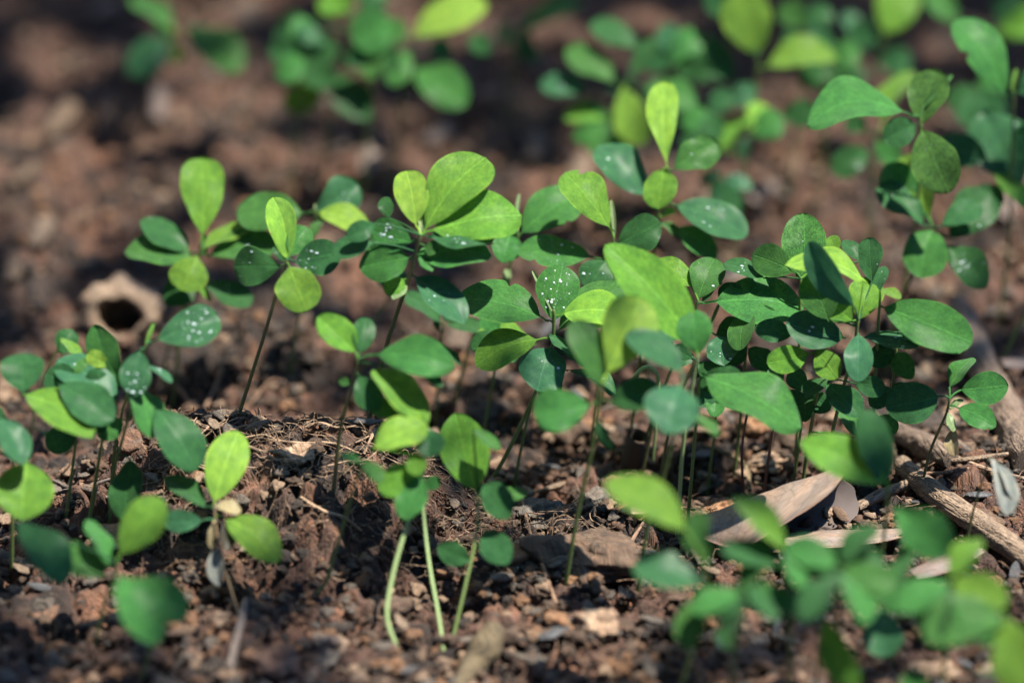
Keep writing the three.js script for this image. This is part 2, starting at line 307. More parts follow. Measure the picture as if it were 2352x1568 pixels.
stick('root', [[1176, 1325, 4], [1205, 1298, 8], [1240, 1296, 6], [1262, 1305, 3]], [8, 9, 11, 6], BK.fibre, 'pale crooked root crossing the thin brown rootlet', 'root');
stick('root', [[1480, 1210, 10], [1450, 1260, 8], [1425, 1300, 6], [1400, 1312, 3]], [6, 9, 9, 6], BK.root, 'brown root hanging over the hard soil slab', 'root');
stick('root', [[1560, 1020, 6], [1650, 1040, 8], [1710, 1075, 8], [1722, 1135, 5]], [8, 11, 11, 9], BK.olive, 'long olive root curving round behind the red stems', 'root');
stick('root', [[1735, 1120, 5], [1775, 1132, 8], [1810, 1165, 3]], [10, 11, 8], BK.olive, 'short olive root leading to the curled dead leaf', 'root');
stick('root', [[2190, 1050, 5], [2260, 1085, 10], [2380, 1110, 5]], [8, 10, 8], BK.fibre, 'pale root below the drooping husk at the right', 'root');
stick('root', [[2060, 1092, 8], [2150, 1105, 14], [2230, 1090, 8]], [8, 9, 7], BK.root, 'brown root lying over the peeled tan stick', 'root');
{ // curled pale tendril
  const z = ground(1480, 1090).z, pts = [[1448, 905], [1460, 862], [1487, 842], [1508, 858], [1512, 890], [1500, 1060]].map(([x, y]) => atPlane(x, y, z));
  single('tendril', tube(pts, [9, 10, 10, 9, 8, 6].map(w => w * PX / 2), 40, 10), stemMats.p, 'pale yellow germinating shoot bent into a hook', 'shoot');
}
{ // hollow stub
  const b = ground(1450, 1075), pts = [V(0, -0.004, 0), V(0.001, 0.006, 0), V(0.002, 0.015, -0.001)], r = 26 * PX;
  const prof = [[0.9, -0.004], [1, 0.004], [0.94, 0.012], [0.98, 0.0165], [0.8, 0.0168], [0.72, 0.012], [0.7, 0.001], [0.01, 0.0]].map(([q, y]) => new THREE.Vector2(q * r, y));
  const g = new THREE.LatheGeometry(prof, 32); const p = g.attributes.position; for (let i = 0; i < p.count; i++) { const k = 1 + 0.25 * fbm(p.getX(i) * 300, p.getY(i) * 120, p.getZ(i) * 300, 3); p.setX(i, p.getX(i) * k); p.setZ(i, p.getZ(i) * k); } g.computeVertexNormals();
  const o = single('hollow_stub', g, BK.pale, 'short pale hollow stalk stub standing between the stems', 'stub'); o.position.copy(b); o.rotation.set(0.25, 0, -0.12);
}
{ // hollow husk with a round opening, blurred at the left
  const b = ground(286, 760), prof = [[0.35, -1.3], [0.85, -1.0], [1.05, -0.4], [1.08, 0.15], [0.95, 0.5], [0.74, 0.62], [0.60, 0.55], [0.56, 0.2], [0.58, -0.5], [0.4, -1.0], [0.01, -1.1]].map(([q, y]) => new THREE.Vector2(q, y));
  const g = new THREE.LatheGeometry(prof, 64); const p = g.attributes.position, U = g.attributes.uv;
  for (let i = 0; i < p.count; i++) { const x = p.getX(i), y = p.getY(i), z = p.getZ(i), k = 1 + 0.75 * fbm(x * 0.95, y * 0.8, z * 0.95 + 3, 5); p.setXYZ(i, x * k * 1.12, y * (1 + (k - 1) * 0.5), z * k); U.setXY(i, x * 0.02, z * 0.02 + y * 0.01); } g.computeVertexNormals();
  const s = 74 * PX * depthOf(b) / FOCUS, o = single('hollow_husk', g, soilMat('bleached husk', 0.32, 0.235, 0.165, 0.8), 'pale hollow fruit husk with a dark round opening at the left', 'husk');
  o.scale.setScalar(s); o.position.set(b.x, b.y + s * 0.55, b.z); o.rotation.set(1.15, 0.1, 0.15);
}
// thin sheet that is rolled along its length
function rolled(A, B, rA, rB, a0, a1, th, seedv, slant = 0, inner = false) {
  const ax = B.clone().sub(A), L = ax.length(); ax.normalize(); const e1 = V(0, 1, 0).addScaledVector(ax, -ax.y).normalize(), e2 = V().crossVectors(ax, e1), nu = 50, nv = 40, P = [], I = [], U = [];
  for (const side of [0, 1]) for (let i = 0; i <= nu; i++) for (let j = 0; j <= nv; j++) {
    const u = i / nu, v = j / nv, cut = 0.5 + 0.5 * Math.pow(Math.sin(Math.PI * clamp(u * 0.86 + 0.09, 0, 1)), 0.6), w = (v - 0.5) * cut + 0.5;
    const an = lerp(a0, a1, w), r = lerp(rA, rB, u) * (1 + 0.20 * (w - 0.5) + 0.24 * fbm(u * 2.2 + seedv, v * 2.2, 1.5, 3)) - side * th, s = u * L * (1 + 0.05 * N3(v * 3, seedv, 1)) * (1 - slant * sstep(0.66, 1.05, w));
    const q = A.clone().addScaledVector(ax, s + (u > 0.95 ? 0.003 * N3(v * 6, 2, seedv) : 0)).addScaledVector(e1, Math.cos(an) * r).addScaledVector(e2, Math.sin(an) * r); P.push(q.x, q.y, q.z); U.push(v * 0.03, u * 0.06);
  }
  const w = nv + 1, n = (nu + 1) * w, J = [];
  for (const side of [0, 1]) for (let i = 0; i < nu; i++) for (let j = 0; j < nv; j++) { const a = side * n + i * w + j, b = a + 1, c = a + w, d = c + 1; side ? J.push(a, c, b, b, c, d) : I.push(a, b, c, b, d, c); }
  for (let i = 0; i < nu; i++) for (const j of [0, nv]) { const a = i * w + j, c = a + w; I.push(a, c, a + n, c, c + n, a + n); }
  for (let j = 0; j < nv; j++) for (const i of [0, nu]) { const a = i * w + j, b = a + 1; I.push(a, a + n, b, b, a + n, b + n); }
  const make = ix => { const g = new THREE.BufferGeometry(); g.setAttribute('position', new THREE.Float32BufferAttribute(P, 3)); g.setAttribute('uv', new THREE.Float32BufferAttribute(U, 2)); g.setIndex(ix); g.computeVertexNormals(); return g; };
  if (inner) return [make(I), make(J)];
  const g = make([...I, ...J]); return g;
}
const PAT_DEAD = { col: rep(PAT[1].col, 33, 16), bump: rep(PAT[1].bump, 33, 16) }; for (const k of ['col', 'bump']) PAT_DEAD[k].wrapS = PAT_DEAD[k].wrapT = THREE.MirroredRepeatWrapping;
const deadMat = new THREE.MeshPhysicalMaterial({ name: 'dead leaf', color: lin(0.27, 0.215, 0.18), map: PAT_DEAD.col, bumpMap: PAT_DEAD.bump, bumpScale: 0.0006, roughness: 0.65, side: THREE.DoubleSide });
const deadMat2 = new THREE.MeshPhysicalMaterial({ name: 'dead leaf grey', color: lin(0.17, 0.135, 0.12), map: PAT_DEAD.col, bumpMap: PAT_DEAD.bump, bumpScale: 0.0006, roughness: 0.6, side: THREE.DoubleSide });
{
  const up = (x, y, u) => { const p = ground(x, y); p.y += u * PX; return p; };
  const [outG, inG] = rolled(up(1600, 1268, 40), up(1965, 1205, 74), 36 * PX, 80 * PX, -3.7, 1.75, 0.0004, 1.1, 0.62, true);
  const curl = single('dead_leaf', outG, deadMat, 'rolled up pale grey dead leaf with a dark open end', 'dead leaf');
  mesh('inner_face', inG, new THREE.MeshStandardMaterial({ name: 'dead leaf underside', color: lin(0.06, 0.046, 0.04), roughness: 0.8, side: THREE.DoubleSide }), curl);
  single('dead_leaf', rolled(up(1800, 1270, 4), up(2075, 1262, 10), 40 * PX, 34 * PX, -1.1, 1.0, 0.0005, 5.1), deadMat, 'flat tan dead leaf just in front of the rolled one', 'dead leaf');
  single('dead_leaf', rolled(up(2090, 1350, 6), up(2250, 1290, 6), 34 * PX, 40 * PX, -1.2, 0.9, 0.0005, 8.1), deadMat2, 'mauve grey dead leaf scrap below the peeled tan stick', 'dead leaf');
  single('dead_leaf', rolled(up(2290, 860, 4), up(2400, 850, 4), 30 * PX, 34 * PX, -1.0, 1.0, 0.0005, 9.4), deadMat2, 'grey dead leaf behind the thick branch at the right edge', 'dead leaf');
  const h = tube([up(1138, 1470, 26), up(1118, 1505, 26), up(1090, 1540, 16), up(1045, 1600, 12)], [44, 74, 52, 34, 32].map(w => w * PX / 2), 60, 28, 0.12);
  single('dry_pod', h, BK.olive, 'olive tan club shaped pod at the lower edge', 'pod');
}
{ // dead leaf scraps in the blurred ground behind
  const spots = [[345, 185, 60, 20], [362, 265, 52, 80], [135, 300, 80, 40], [245, 290, 70, 60], [650, 432, 60, 10], [842, 392, 54, 75], [565, 250, 50, 15], [1130, 240, 70, 10], [1640, 480, 90, 5], [2312, 490, 60, 70], [60, 420, 60, 30], [480, 330, 50, 50], [1230, 360, 60, 80], [1010, 330, 56, 20], [1330, 430, 60, 75], [200, 520, 60, 10], [90, 560, 60, 60], [1750, 470, 60, 20], [30, 640, 50, 80], [1820, 400, 46, 60], [1060, 40, 60, 30], [250, 40, 60, 20], [560, 60, 60, 60], [1300, 90, 50, 10], [1050, 800, 46, 70], [690, 640, 46, 60]];
  const ms = [soilMat('tan litter', 0.20, 0.15, 0.11), deadMat2, soilMat('straw litter', 0.22, 0.16, 0.11), BK.root];
  spots.forEach(([x, y, l, a], i) => {
    const c = a * Math.PI / 180, dx = Math.cos(c) * l / 2, dy = Math.sin(c) * l / 2, A = ground(x - dx, y + dy), B = ground(x + dx, y - dy); A.y += 0.001; B.y += 0.002 + 0.004 * R();
    const o = single('leaf_scrap', rolled(A, B, 0.003 + 0.003 * R(), 0.003 + 0.003 * R(), -1.1, 0.9 + 0.4 * R(), 0.0005, i * 3.3), ms[i % 4], `blurred ${['pale', 'mauve grey', 'straw coloured', 'brown'][i % 4]} scrap of dead leaf on the ground behind`, 'dead leaf', `${['pale', 'grey', 'straw', 'brown'][i % 4]} leaf scraps behind the seedlings`); o.userData.at = A; strewn.push({ o, kind: `${['pale', 'mauve grey', 'straw coloured', 'brown'][i % 4]} dead leaf scrap` });
  });
}
{ // matted root hairs on the bank: countless
  const gs = [];
  for (let i = 0; i < 480; i++) {
    let x = -0.128 + 0.115 * R(), h = 0.962 + 0.066 * Math.pow(R(), 0.7), an = R() * 6.28; const pts = [], n = 5, st = 0.0015 + 0.0034 * R() * R() * 1.6;
    if (i > 350) { x = -0.02 + 0.05 * R(); h = 0.985 + 0.035 * R(); }
    for (let k = 0; k < n; k++) { pts.push(V(x, lie(x, -h) + 0.0012 + 0.0045 * R() * R(), -h)); an += (R() - 0.5) * 1.5; x += Math.cos(an) * st; h += Math.sin(an) * st * 0.7; }
    const r = 0.00008 + 0.00016 * R() * R(); gs.push(tube(pts, [r, r * 1.1, r * 0.6], 9, 4, 0, false));
  }
  const o = mesh('root_hairs', mergeGeometries(gs), BK.fibre, scene); o.userData = { kind: 'stuff', label: 'tangled mat of dry root hairs on the soil bank', category: 'root mat' };
  const hs = [];
  for (let i = 0; i < 420; i++) {
    let h = 0.885 + 0.32 * R(), x = (R() - 0.5) * 0.36, an = R() * 6.28; const pts = [], st = 0.0012 + 0.0034 * R();
    for (let k = 0; k < 5; k++) { pts.push(V(x, lie(x, -h) + 0.0018 + 0.003 * R(), -h)); an += (R() - 0.5) * 1.3; x += Math.cos(an) * st; h += Math.sin(an) * st; }
    const r = 0.00010 + 0.0002 * R() * R(); hs.push(tube(pts, [r, r, r * 0.6], 9, 4, 0, false));
  }
  const q = mesh('root_hairs_001', mergeGeometries(hs), BK.root, scene); q.userData = { kind: 'stuff', label: 'loose hair thin rootlets scattered over the soil', category: 'rootlets' };
  for (let i = 0; i < 26; i++) {
    const x0 = 350 + 640 * R(), y0 = 968 + 130 * R(), a = (R() - 0.5) * 1.2, l = 25 + 60 * R(), pts = [];
    for (let k = 0; k < 5; k++) pts.push([x0 + Math.cos(a) * l * k / 2, y0 + Math.sin(a) * l * 0.6 * k / 2 + (R() - 0.5) * 16, 6 + 12 * R()]);
    const o = stick('root', pts, [3.5, 5 + 3 * R(), 5, 3], BK.fibre, 'thin dry rootlet woven into the mat on the bank', 'root', { seg: 24, sides: 6, rough: 0.2, group: 'rootlets on the soil bank' }); o.userData.at = ground(x0, y0); strewn.push({ o, kind: 'dry rootlet' });
  }
}

// ---------------------------------------------------------------- young tree whose leafy branch dapples the light, beyond the right of the view
{
  const root = new THREE.Group(); root.name = 'young_tree'; const foot = V(1.25, 0, -2.15); root.position.set(foot.x, lie(foot.x, foot.z), foot.z); scene.add(root);
  tag(root, 'young tree beyond the frame whose leafy bough dapples the ground', 'tree');
  const T = rng(77), W = p => p.clone().sub(root.position);
  mesh('trunk', tube([V(0, -0.03, 0), V(0.02, 0.5, 0.01), V(-0.03, 1.0, 0), V(0.02, 1.7, 0.03)], [0.03, 0.024, 0.02, 0.012], 40, 14, 0.1), BK.log, root);
  const boughs = [[0.95, 1.25, -2.1, -0.15, 1.02, -1.85], [1.1, 1.1, -2.15, 0.2, 0.98, -1.65], [1.2, 1.35, -2.12, 0.1, 1.15, -2.15]], mats = [];
  for (const [ax, ay, az, bx, by, bz] of boughs) mesh('branch', tube([W(V(1.235, ay - 0.1, -2.15)), W(V(ax - 0.3, (ay + by) / 2 + 0.05, (az + bz) / 2)), W(V(bx, by, bz))], [0.011, 0.007, 0.002], 30, 8, 0.1), BK.log, root);
  const sh = new THREE.Shape(); sh.moveTo(0, 0); sh.quadraticCurveTo(0.42, 0.35, 0.3, 0.7); sh.quadraticCurveTo(0.2, 0.95, 0, 1); sh.quadraticCurveTo(-0.2, 0.95, -0.3, 0.7); sh.quadraticCurveTo(-0.42, 0.35, 0, 0);
  const lg = new THREE.ShapeGeometry(sh, 5);
  const put = (gx, gz, k) => { const t = 1.0 + 0.32 * T(), p = V(gx, 0, gz).addScaledVector(SUN, t); dummy.position.copy(W(p)); dummy.rotation.set(-1.57 + (T() - 0.5) * 1.1, (T() - 0.5) * 1.0, T() * 6.28); dummy.scale.setScalar((0.030 + 0.034 * T()) * (k ?? 1)); dummy.updateMatrix(); mats.push(dummy.matrix.clone()); };
  for (let i = 0; i < 1500; i++) { const x = -0.42 + 0.84 * T(), h = 1.13 + 0.75 * T(); if (fbm(x * 16, 3.3, h * 11, 2) > -0.05 - 0.06 * sstep(0.0, -0.12, x) + 0.40 * sstep(0.03, 0.11, x) * (1 - sstep(1.24, 1.36, h)) + 0.5 * Math.exp(-(((x + 0.155) / 0.05) ** 2) - (((h - 1.14) / 0.05) ** 2)) + 0.6 * Math.exp(-(((x + 0.09) / 0.075) ** 2) - (((h - 1.27) / 0.06) ** 2)) + 0.6 * Math.exp(-(((x - 0.03) / 0.06) ** 2) - (((h - 1.14) / 0.05) ** 2)) + 0.4 * Math.exp(-(((x + 0.19) / 0.04) ** 2) - (((h - 1.30) / 0.05) ** 2)) + (T() - 0.5) * 0.12) put(x, -h); }
  for (const [x, y, r, n] of [[1010, 1250, 0.012, 5], [2180, 800, 0.022, 12], [1700, 1500, 0.02, 10], [130, 1500, 0.02, 12], [520, 1530, 0.02, 10], [2120, 1520, 0.02, 10]]) { const g = ground(x, y); for (let i = 0; i < n; i++) put(g.x + (T() - 0.5) * 2.4 * r, g.z + (T() - 0.5) * 2.4 * r, 0.6); }
  const im = new THREE.InstancedMesh(lg, new THREE.MeshPhysicalMaterial({ name: 'bough leaf', color: lin(0.05, 0.14, 0.03), roughness: 1, transmission: 0.3, thickness: 0, side: THREE.DoubleSide }), mats.length);
  mats.forEach((m, i) => im.setMatrixAt(i, m)); im.name = 'crown'; im.castShadow = im.receiveShadow = true; im.userData.kind = 'stuff'; root.add(im);
}

// ---------------------------------------------------------------- seedlings
// leaf: [base x, base y, tip x, tip y, width, tone, options]; px layout units, placed at the depth of its own stem
function blade(B, T, wApp, o, origin) {
  const L = B.distanceTo(T), a = T.clone().sub(B).normalize(), view = B.clone().sub(camera.position).normalize();
  const p = V().crossVectors(a, view).normalize();        // across the blade, as seen
  const q = V().crossVectors(a, p).normalize();           // the other way across
  if (q.dot(view) < 0) q.negate();                        // q points away from the eye
  if (p.dot(UP) < 0) p.negate();
  const ratio = wApp / (0.60 * L); let phi = o.roll !== undefined ? o.roll * Math.PI / 180 : Math.acos(clamp(ratio, 0.62, 1)) * (Math.abs(a.dot(UP)) > 0.85 ? (R() < 0.5 ? -0.7 : 0.7) : 1);
  const wd = p.clone().multiplyScalar(Math.cos(phi)).addScaledVector(q, Math.sin(phi)); // upper side tips away from the eye
  let nrm = V().crossVectors(a, wd).normalize(); if (nrm.dot(view) > 0) nrm.negate();
  const half = wApp / Math.cos(phi) / 2, pa = o.pa ?? 0.66 + 0.26 * R(), pb = o.pb ?? 0.50 + 0.22 * R(), pet = o.pet ?? 0.05, pk = pa / (pa + pb), nf = Math.pow(pk, pa) * Math.pow(1 - pk, pb);
  const arch = (o.arch ?? 0.05 + 0.06 * R()) * L, fold = o.fold ?? 0.10 + 0.12 * R(), twist = o.twist ?? (R() - 0.5) * 0.35, wav = o.wav ?? 0.03 + 0.11 * R() * R(), sd = R() * 50, nu = 40, nv = 10, P = [], U = [], I = [];
  const bend = (o.bend ?? (R() - 0.5) * 0.07) * L; o = o.bite || R() > 0.06 ? o : { ...o, bite: [0.3 + 0.6 * R(), 0.1 + 0.25 * R(), R() < 0.5 ? -1 : 1] };
  for (let i = 0; i <= nu; i++) for (let j = 0; j <= nv; j++) {
    const u = i / nu, s = j / nv * 2 - 1, ub = clamp((u - pet) / (1 - pet), 0, 1);
    let w = half * Math.max(Math.pow(ub, pa) * Math.pow(1 - ub, pb) / nf, u < 0.3 ? 0.045 : 0);
    w *= 1 + wav * 1.6 * N3(ub * 3.2 + sd, s > 0 ? 3 : 9, 0.5);
    if (o.bite && s * o.bite[2] > 0.5) w *= 1 - o.bite[1] * Math.exp(-(((ub - o.bite[0]) / 0.035) ** 2));
    const cu = Math.abs(s) * w * fold * 1.3 + arch * Math.sin(Math.PI * u) + wav * half * 1.3 * Math.sin(u * 9 + sd) * s * s + 0.04 * half * N3(u * 4 + sd, s * 2, 7);
    const tw = twist * (u - 0.3), c = Math.cos(tw), sn = Math.sin(tw);
    const g = B.clone().lerp(T, u).addScaledVector(wd, s * w * c + bend * Math.sin(Math.PI * u)).addScaledVector(nrm, cu - Math.abs(s) * w * fold * 0.4 + s * w * sn);
    P.push(g.x - origin.x, g.y - origin.y, g.z - origin.z); U.push(0.5 + s * 0.5 * Math.min(1, w / half + 0.02), ub);
  }
  const W = nv + 1; for (let i = 0; i < nu; i++) for (let j = 0; j < nv; j++) { const k = i * W + j; I.push(k, k + 1, k + W, k + 1, k + W + 1, k + W); }
  const g = new THREE.BufferGeometry(); g.setAttribute('position', new THREE.Float32BufferAttribute(P, 3)); g.setAttribute('uv', new THREE.Float32BufferAttribute(U, 2)); g.setIndex(I); g.computeVertexNormals();
  g.userData = { nu, nv, nrm, half };
  return g;
}
function petiole(A, B, r, origin) {
  const m = A.clone().lerp(B, 0.5); m.y += 0.0006;
  const g = tube([A, m, B].map(v => v.clone().sub(origin)), [r * 1.3, r, r * 0.9], 6, 6, 0, false), u = g.attributes.uv;
  for (let i = 0; i < u.count; i++) u.setXY(i, 0.5, 0.03); return g;
}
const dropGeo = new THREE.SphereGeometry(1, 8, 6);
function drops(g, n, leaf, crust) {
  const { nu, nv, nrm, half } = g.userData, p = g.attributes.position, out = [], W = nv + 1, cx = 0.35 + 0.35 * R();
  for (let k = 0; k < n; k++) {
    const i = clamp(Math.floor((crust ? cx + 0.3 * (R() + R() - 1) : 0.12 + 0.8 * R()) * nu), 2, nu - 2), j = 1 + Math.floor(R() * (nv - 2)), a = V().fromBufferAttribute(p, i * W + j), b = V().fromBufferAttribute(p, (i + 1) * W + j), c = V().fromBufferAttribute(p, i * W + j + 1);
    const q = a.clone().addScaledVector(b.sub(a), R()).addScaledVector(c.sub(a), R()), r = (0.00010 + 0.00052 * Math.pow(R(), 5)) * (crust ? 0.85 : 1);
    const d = dropGeo.clone(), m = new THREE.Matrix4().compose(q.addScaledVector(nrm, r * 0.18), new THREE.Quaternion().setFromUnitVectors(V(0, 1, 0), nrm), V(r * (1 + (crust ? R() : 0)), r * 0.55, r)); d.applyMatrix4(m); out.push(d);
  }
  const o = mesh(crust ? 'dried_spots' : 'water_droplets', mergeGeometries(out), crust ? crustMat : dropMat, leaf); o.userData.kind = 'stuff'; return o;
}
let plantNo = 0;
function seedling(label, stemPts, leaves, o = {}) {
  plantNo++;
  const bp = stemPts[stemPts.length - 1], base = ground(bp[0], bp[1]), n = stemPts.length, K = depthOf(base) / FOCUS;
  const pts = stemPts.map(([x, y], i) => i === n - 1 ? base.clone().add(V(0, -0.002, 0)) : atPlane(x, y, base.z + (o.fwd ?? 0) * 0.001 * (bp[1] - y) / (bp[1] - stemPts[0][1])));
  const root = new THREE.Group(); root.name = numbered('seedling'); root.position.copy(base); scene.add(root);
  tag(root, label, 'seedling', 'seedlings in the patch');
  const loc = pts.map(p => p.clone().sub(base)), r0 = (o.r ?? 4.0) * PX;
  mesh('stem', tube(loc.slice().reverse(), [r0 * 1.15, r0, r0 * 0.85], 36, 9, 0.08), stemMats[o.stem ?? 'g'], root);
  const curve = new THREE.CatmullRomCurve3(pts, false, 'centripetal').getSpacedPoints(60);
  for (const [bx, by, tx, ty, w, tone, q = {}] of leaves) {
    const zB = q.z0 ?? 0;
    let best = curve[0], bd = 1e9;                         // where on its stem the leaf is held
    for (const c of curve) { const d = depthOf(c), s = atDepth(bx, by, d).distanceTo(c); if (s < bd) { bd = s; best = c; } }
    const d0 = depthOf(best) + (zB - Math.sign(ty - by) * Math.min(bd, 0.01) * 0.4) * (zB ? 0.001 : 1), B = atDepth(bx, by, d0);
    const dy = by - ty, run = Math.hypot(bx - tx, by - ty) * PX;
    const dz = q.dz !== undefined ? q.dz * 0.001 : (dy > 0 ? dy * 0.45 : dy * 0.75) * PX + (R() - 0.5) * 0.12 * run;
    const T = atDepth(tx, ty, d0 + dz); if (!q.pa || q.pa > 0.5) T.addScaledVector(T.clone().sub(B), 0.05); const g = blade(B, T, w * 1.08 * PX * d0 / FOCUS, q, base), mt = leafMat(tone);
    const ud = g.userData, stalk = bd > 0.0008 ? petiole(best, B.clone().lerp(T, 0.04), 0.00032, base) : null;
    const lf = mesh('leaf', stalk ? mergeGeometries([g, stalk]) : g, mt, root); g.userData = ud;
    if (q.dr) drops(g, q.dr, lf, false);
    if (q.cr) drops(g, q.cr, lf, true);
  }
  return root;
}
// needle-like bud
const bud = (bx, by, tx, ty, w = 8, tone = 'p') => [bx, by, tx, ty, w, tone, { pa: 0.35, pb: 0.3, fold: 1.1, arch: 0.06, pet: 0, roll: 0 }];

// --- the row in focus
seedling('seedling with a tall upright oval leaf, at the left end of the sharp row', [[462, 560], [458, 580], [437, 660], [410, 800], [395, 925]], [
  [465, 552, 461, 371, 98, 'l', { roll: 0, dz: 11, pa: 0.95, pb: 0.5, fold: 0.05 }], [436, 583, 328, 508, 58, 'd', {}], [448, 592, 293, 578, 70, 'm', { cr: 6 }], [454, 584, 416, 663, 82, 'l', { dz: -6, roll: 0 }],
  [465, 575, 570, 524, 40, 'l', { dz: 9 }], [474, 588, 630, 562, 76, 'm', { cr: 5 }], bud(466, 590, 471, 540, 12, 'm')]);
seedling('shaded small seedling close behind the tall upright oval leaf', [[438, 640], [425, 690], [385, 800], [370, 905]], [
  [440, 638, 382, 697, 66, 'd'], [466, 645, 568, 702, 54, 'd', { cr: 9 }], bud(456, 648, 484, 692, 15, 'l'), [436, 655, 437, 676, 10, 'p']], { r: 3 });
seedling('seedling with a bright folded upright leaf on a bare dark stem above the bank', [[658, 598], [648, 630], [633, 680], [600, 790], [543, 957]], [
  [660, 602, 627, 460, 62, 'y', { roll: -20, dz: 13, fold: 0.3, pa: 0.7, bend: 0.10 }], [648, 612, 541, 612, 80, 'd', { cr: 4, wav: 0.1 }], [662, 606, 702, 709, 90, 'l', { dz: -8, wav: 0.1 }], [672, 602, 780, 580, 78, 'd', { cr: 16 }],
  [664, 592, 704, 524, 56, 'm'], [652, 604, 640, 560, 32, 'd']], { stem: 'o', r: 4.2 });
seedling('seedling with wavy leaves behind the bright folded one', [[724, 480], [722, 500], [715, 560], [690, 700], [664, 862]], [
  [718, 488, 551, 492, 84, 'm', { wav: 0.13, pet: 0.14 }], [722, 490, 818, 424, 84, 'b', { wav: 0.1, cr: 4 }], [728, 486, 838, 522, 54, 'y', { dz: -2 }], [740, 500, 722, 540, 22, 'm'], bud(724, 495, 724, 468, 6)], { r: 3.4 });
seedling('tallest bushy seedling in the middle of the row with two big pale upright leaves', [[966, 540], [958, 570], [945, 622], [925, 680], [890, 785], [842, 975]], [
  [956, 522, 934, 398, 76, 'y', { roll: 0, dz: 9 }], [962, 552, 1108, 370, 112, 'l', { dz: 9, roll: 25, pa: 0.95, pb: 0.5, pet: 0.12, cr: 0 }], [985, 532, 1189, 496, 104, 'l', { dz: 5 }],
  bud(960, 562, 973, 463, 15), bud(960, 480, 917, 411, 7), [950, 556, 856, 528, 76, 'm', { cr: 34 }], [945, 590, 830, 612, 82, 'm', { wav: 0.08 }], [982, 548, 1128, 545, 62, 'd', { cr: 22 }],
  [948, 594, 1121, 585, 72, 'm'], [948, 634, 1062, 740, 72, 'b', { cr: 12, dz: -6 }], [930, 640, 887, 672, 46, 'l', { dz: -2 }], [938, 655, 904, 686, 24, 'p'], [862, 556, 768, 582, 48, 'd'], [893, 502, 884, 454, 34, 'd'], [864, 512, 800, 545, 44, 'd'],
  [962, 588, 991, 622, 24, 'm'], [975, 565, 1005, 575, 30, 'm']], { r: 5.2, stem: 'o' });
seedling('thin stemmed seedling mostly hidden behind the tallest bushy one', [[905, 655], [885, 695], [855, 750], [828, 870]], [[905, 655, 870, 640, 30, 'd'], [905, 655, 930, 625, 28, 'd']], { r: 3 });
seedling('small dark shaded seedling right of the tallest one', [[1018, 738], [1016, 760], [1010, 810], [1000, 990]], [
  [1014, 742, 930, 676, 42, 'd'], [1022, 744, 1122, 760, 32, 'd'], [1010, 762, 1003, 730, 16, 'd'], [1018, 738, 1052, 700, 42, 'd'], [985, 790, 1054, 836, 24, 'd', { dz: -2 }]], { r: 3.2 });
seedling('seedling with an upright pointed bud beside one broad green leaf, right of the tallest', [[1188, 530], [1188, 556], [1150, 660], [1087, 770], [1040, 945]], [
  [1186, 545, 1327, 450, 90, 'm', { pet: 0.10, bite: [0.55, 0.12, -1] }], bud(1186, 522, 1193, 445, 8), [1172, 535, 1155, 600, 68, 'm', { dz: -5 }], bud(1166, 620, 1160, 668, 18, 'p')], { r: 4 });
seedling('seedling with a notched leaf and a straight needle bud', [[1410, 545], [1406, 570], [1398, 610], [1385, 760], [1362, 1010]], [
  [1408, 534, 1303, 402, 82, 'l', { dz: 4, pet: 0.08, bite: [0.86, 0.5, 1] }], bud(1412, 548, 1404, 459, 10), [1362, 592, 1196, 578, 68, 'm', { cr: 22, dz: 1, bite: [0.74, 0.28, -1] }], [1414, 562, 1512, 512, 78, 'd'], [1394, 596, 1350, 662, 76, 'd', { cr: 6, dz: -4 }]], { r: 4 });
seedling('seedling crowned by a single pale spoon shaped upright leaf', [[1535, 385], [1525, 430], [1508, 510], [1500, 640], [1482, 890]], [
  [1533, 388, 1529, 197, 72, 'y', { roll: 0, dz: 15, pa: 1.15, pb: 0.6, fold: 0.08 }], [1486, 456, 1378, 340, 82, 'b', { dz: 5, cr: 4 }], [1538, 395, 1644, 330, 76, 'm', { cr: 2, pet: 0.1 }], [1524, 386, 1512, 476, 74, 'l', { dz: -6, roll: 15 }],
  [1548, 470, 1710, 536, 74, 'b', { cr: 18, dz: -2 }], [1553, 518, 1641, 592, 54, 'm', { dz: -5 }], [1520, 500, 1550, 480, 20, 'l'], [1515, 510, 1560, 545, 22, 'm']], { r: 4 });
seedling('dark leaved blurred seedling behind the pale spoon shaped leaf', [[1650, 400], [1645, 500], [1640, 640]], [[1640, 405, 1683, 497, 68, 'd'], [1660, 405, 1725, 432, 32, 'b', { cr: 3 }], [1655, 395, 1610, 420, 30, 'd']], { r: 3.4 });
seedling('seedling with a spray of droplets on its back leaf, centre of the patch', [[1272, 712], [1272, 740], [1268, 800], [1226, 910], [1165, 1040], [1120, 1108]], [
  [1260, 738, 1057, 690, 92, 'm', { pet: 0.1 }], [1268, 742, 1292, 616, 96, 'm', { dr: 70, dz: 4, roll: -15 }], [1276, 766, 1437, 660, 62, 'm'], [1276, 724, 1434, 722, 82, 'y', { dz: -3, pet: 0.12 }], bud(1271, 718, 1223, 621, 9),
  [1240, 778, 1099, 836, 78, 'l', { dz: -3, roll: 30 }], [1268, 792, 1236, 895, 100, 'b', { dz: -8, roll: 0, cr: 9 }], [1258, 770, 1312, 812, 28, 'd'], [1292, 868, 1240, 908, 46, 'm'], [1297, 812, 1345, 840, 20, 'd'], [1300, 850, 1408, 905, 30, 'd', { cr: 7, bend: 0.12 }]], { r: 4.6 });
seedling('slim second stem just right of the droplet sprayed seedling', [[1232, 900], [1215, 950], [1195, 1040], [1180, 1118]], [[1232, 900, 1290, 860, 40, 'm']], { r: 3.6 });
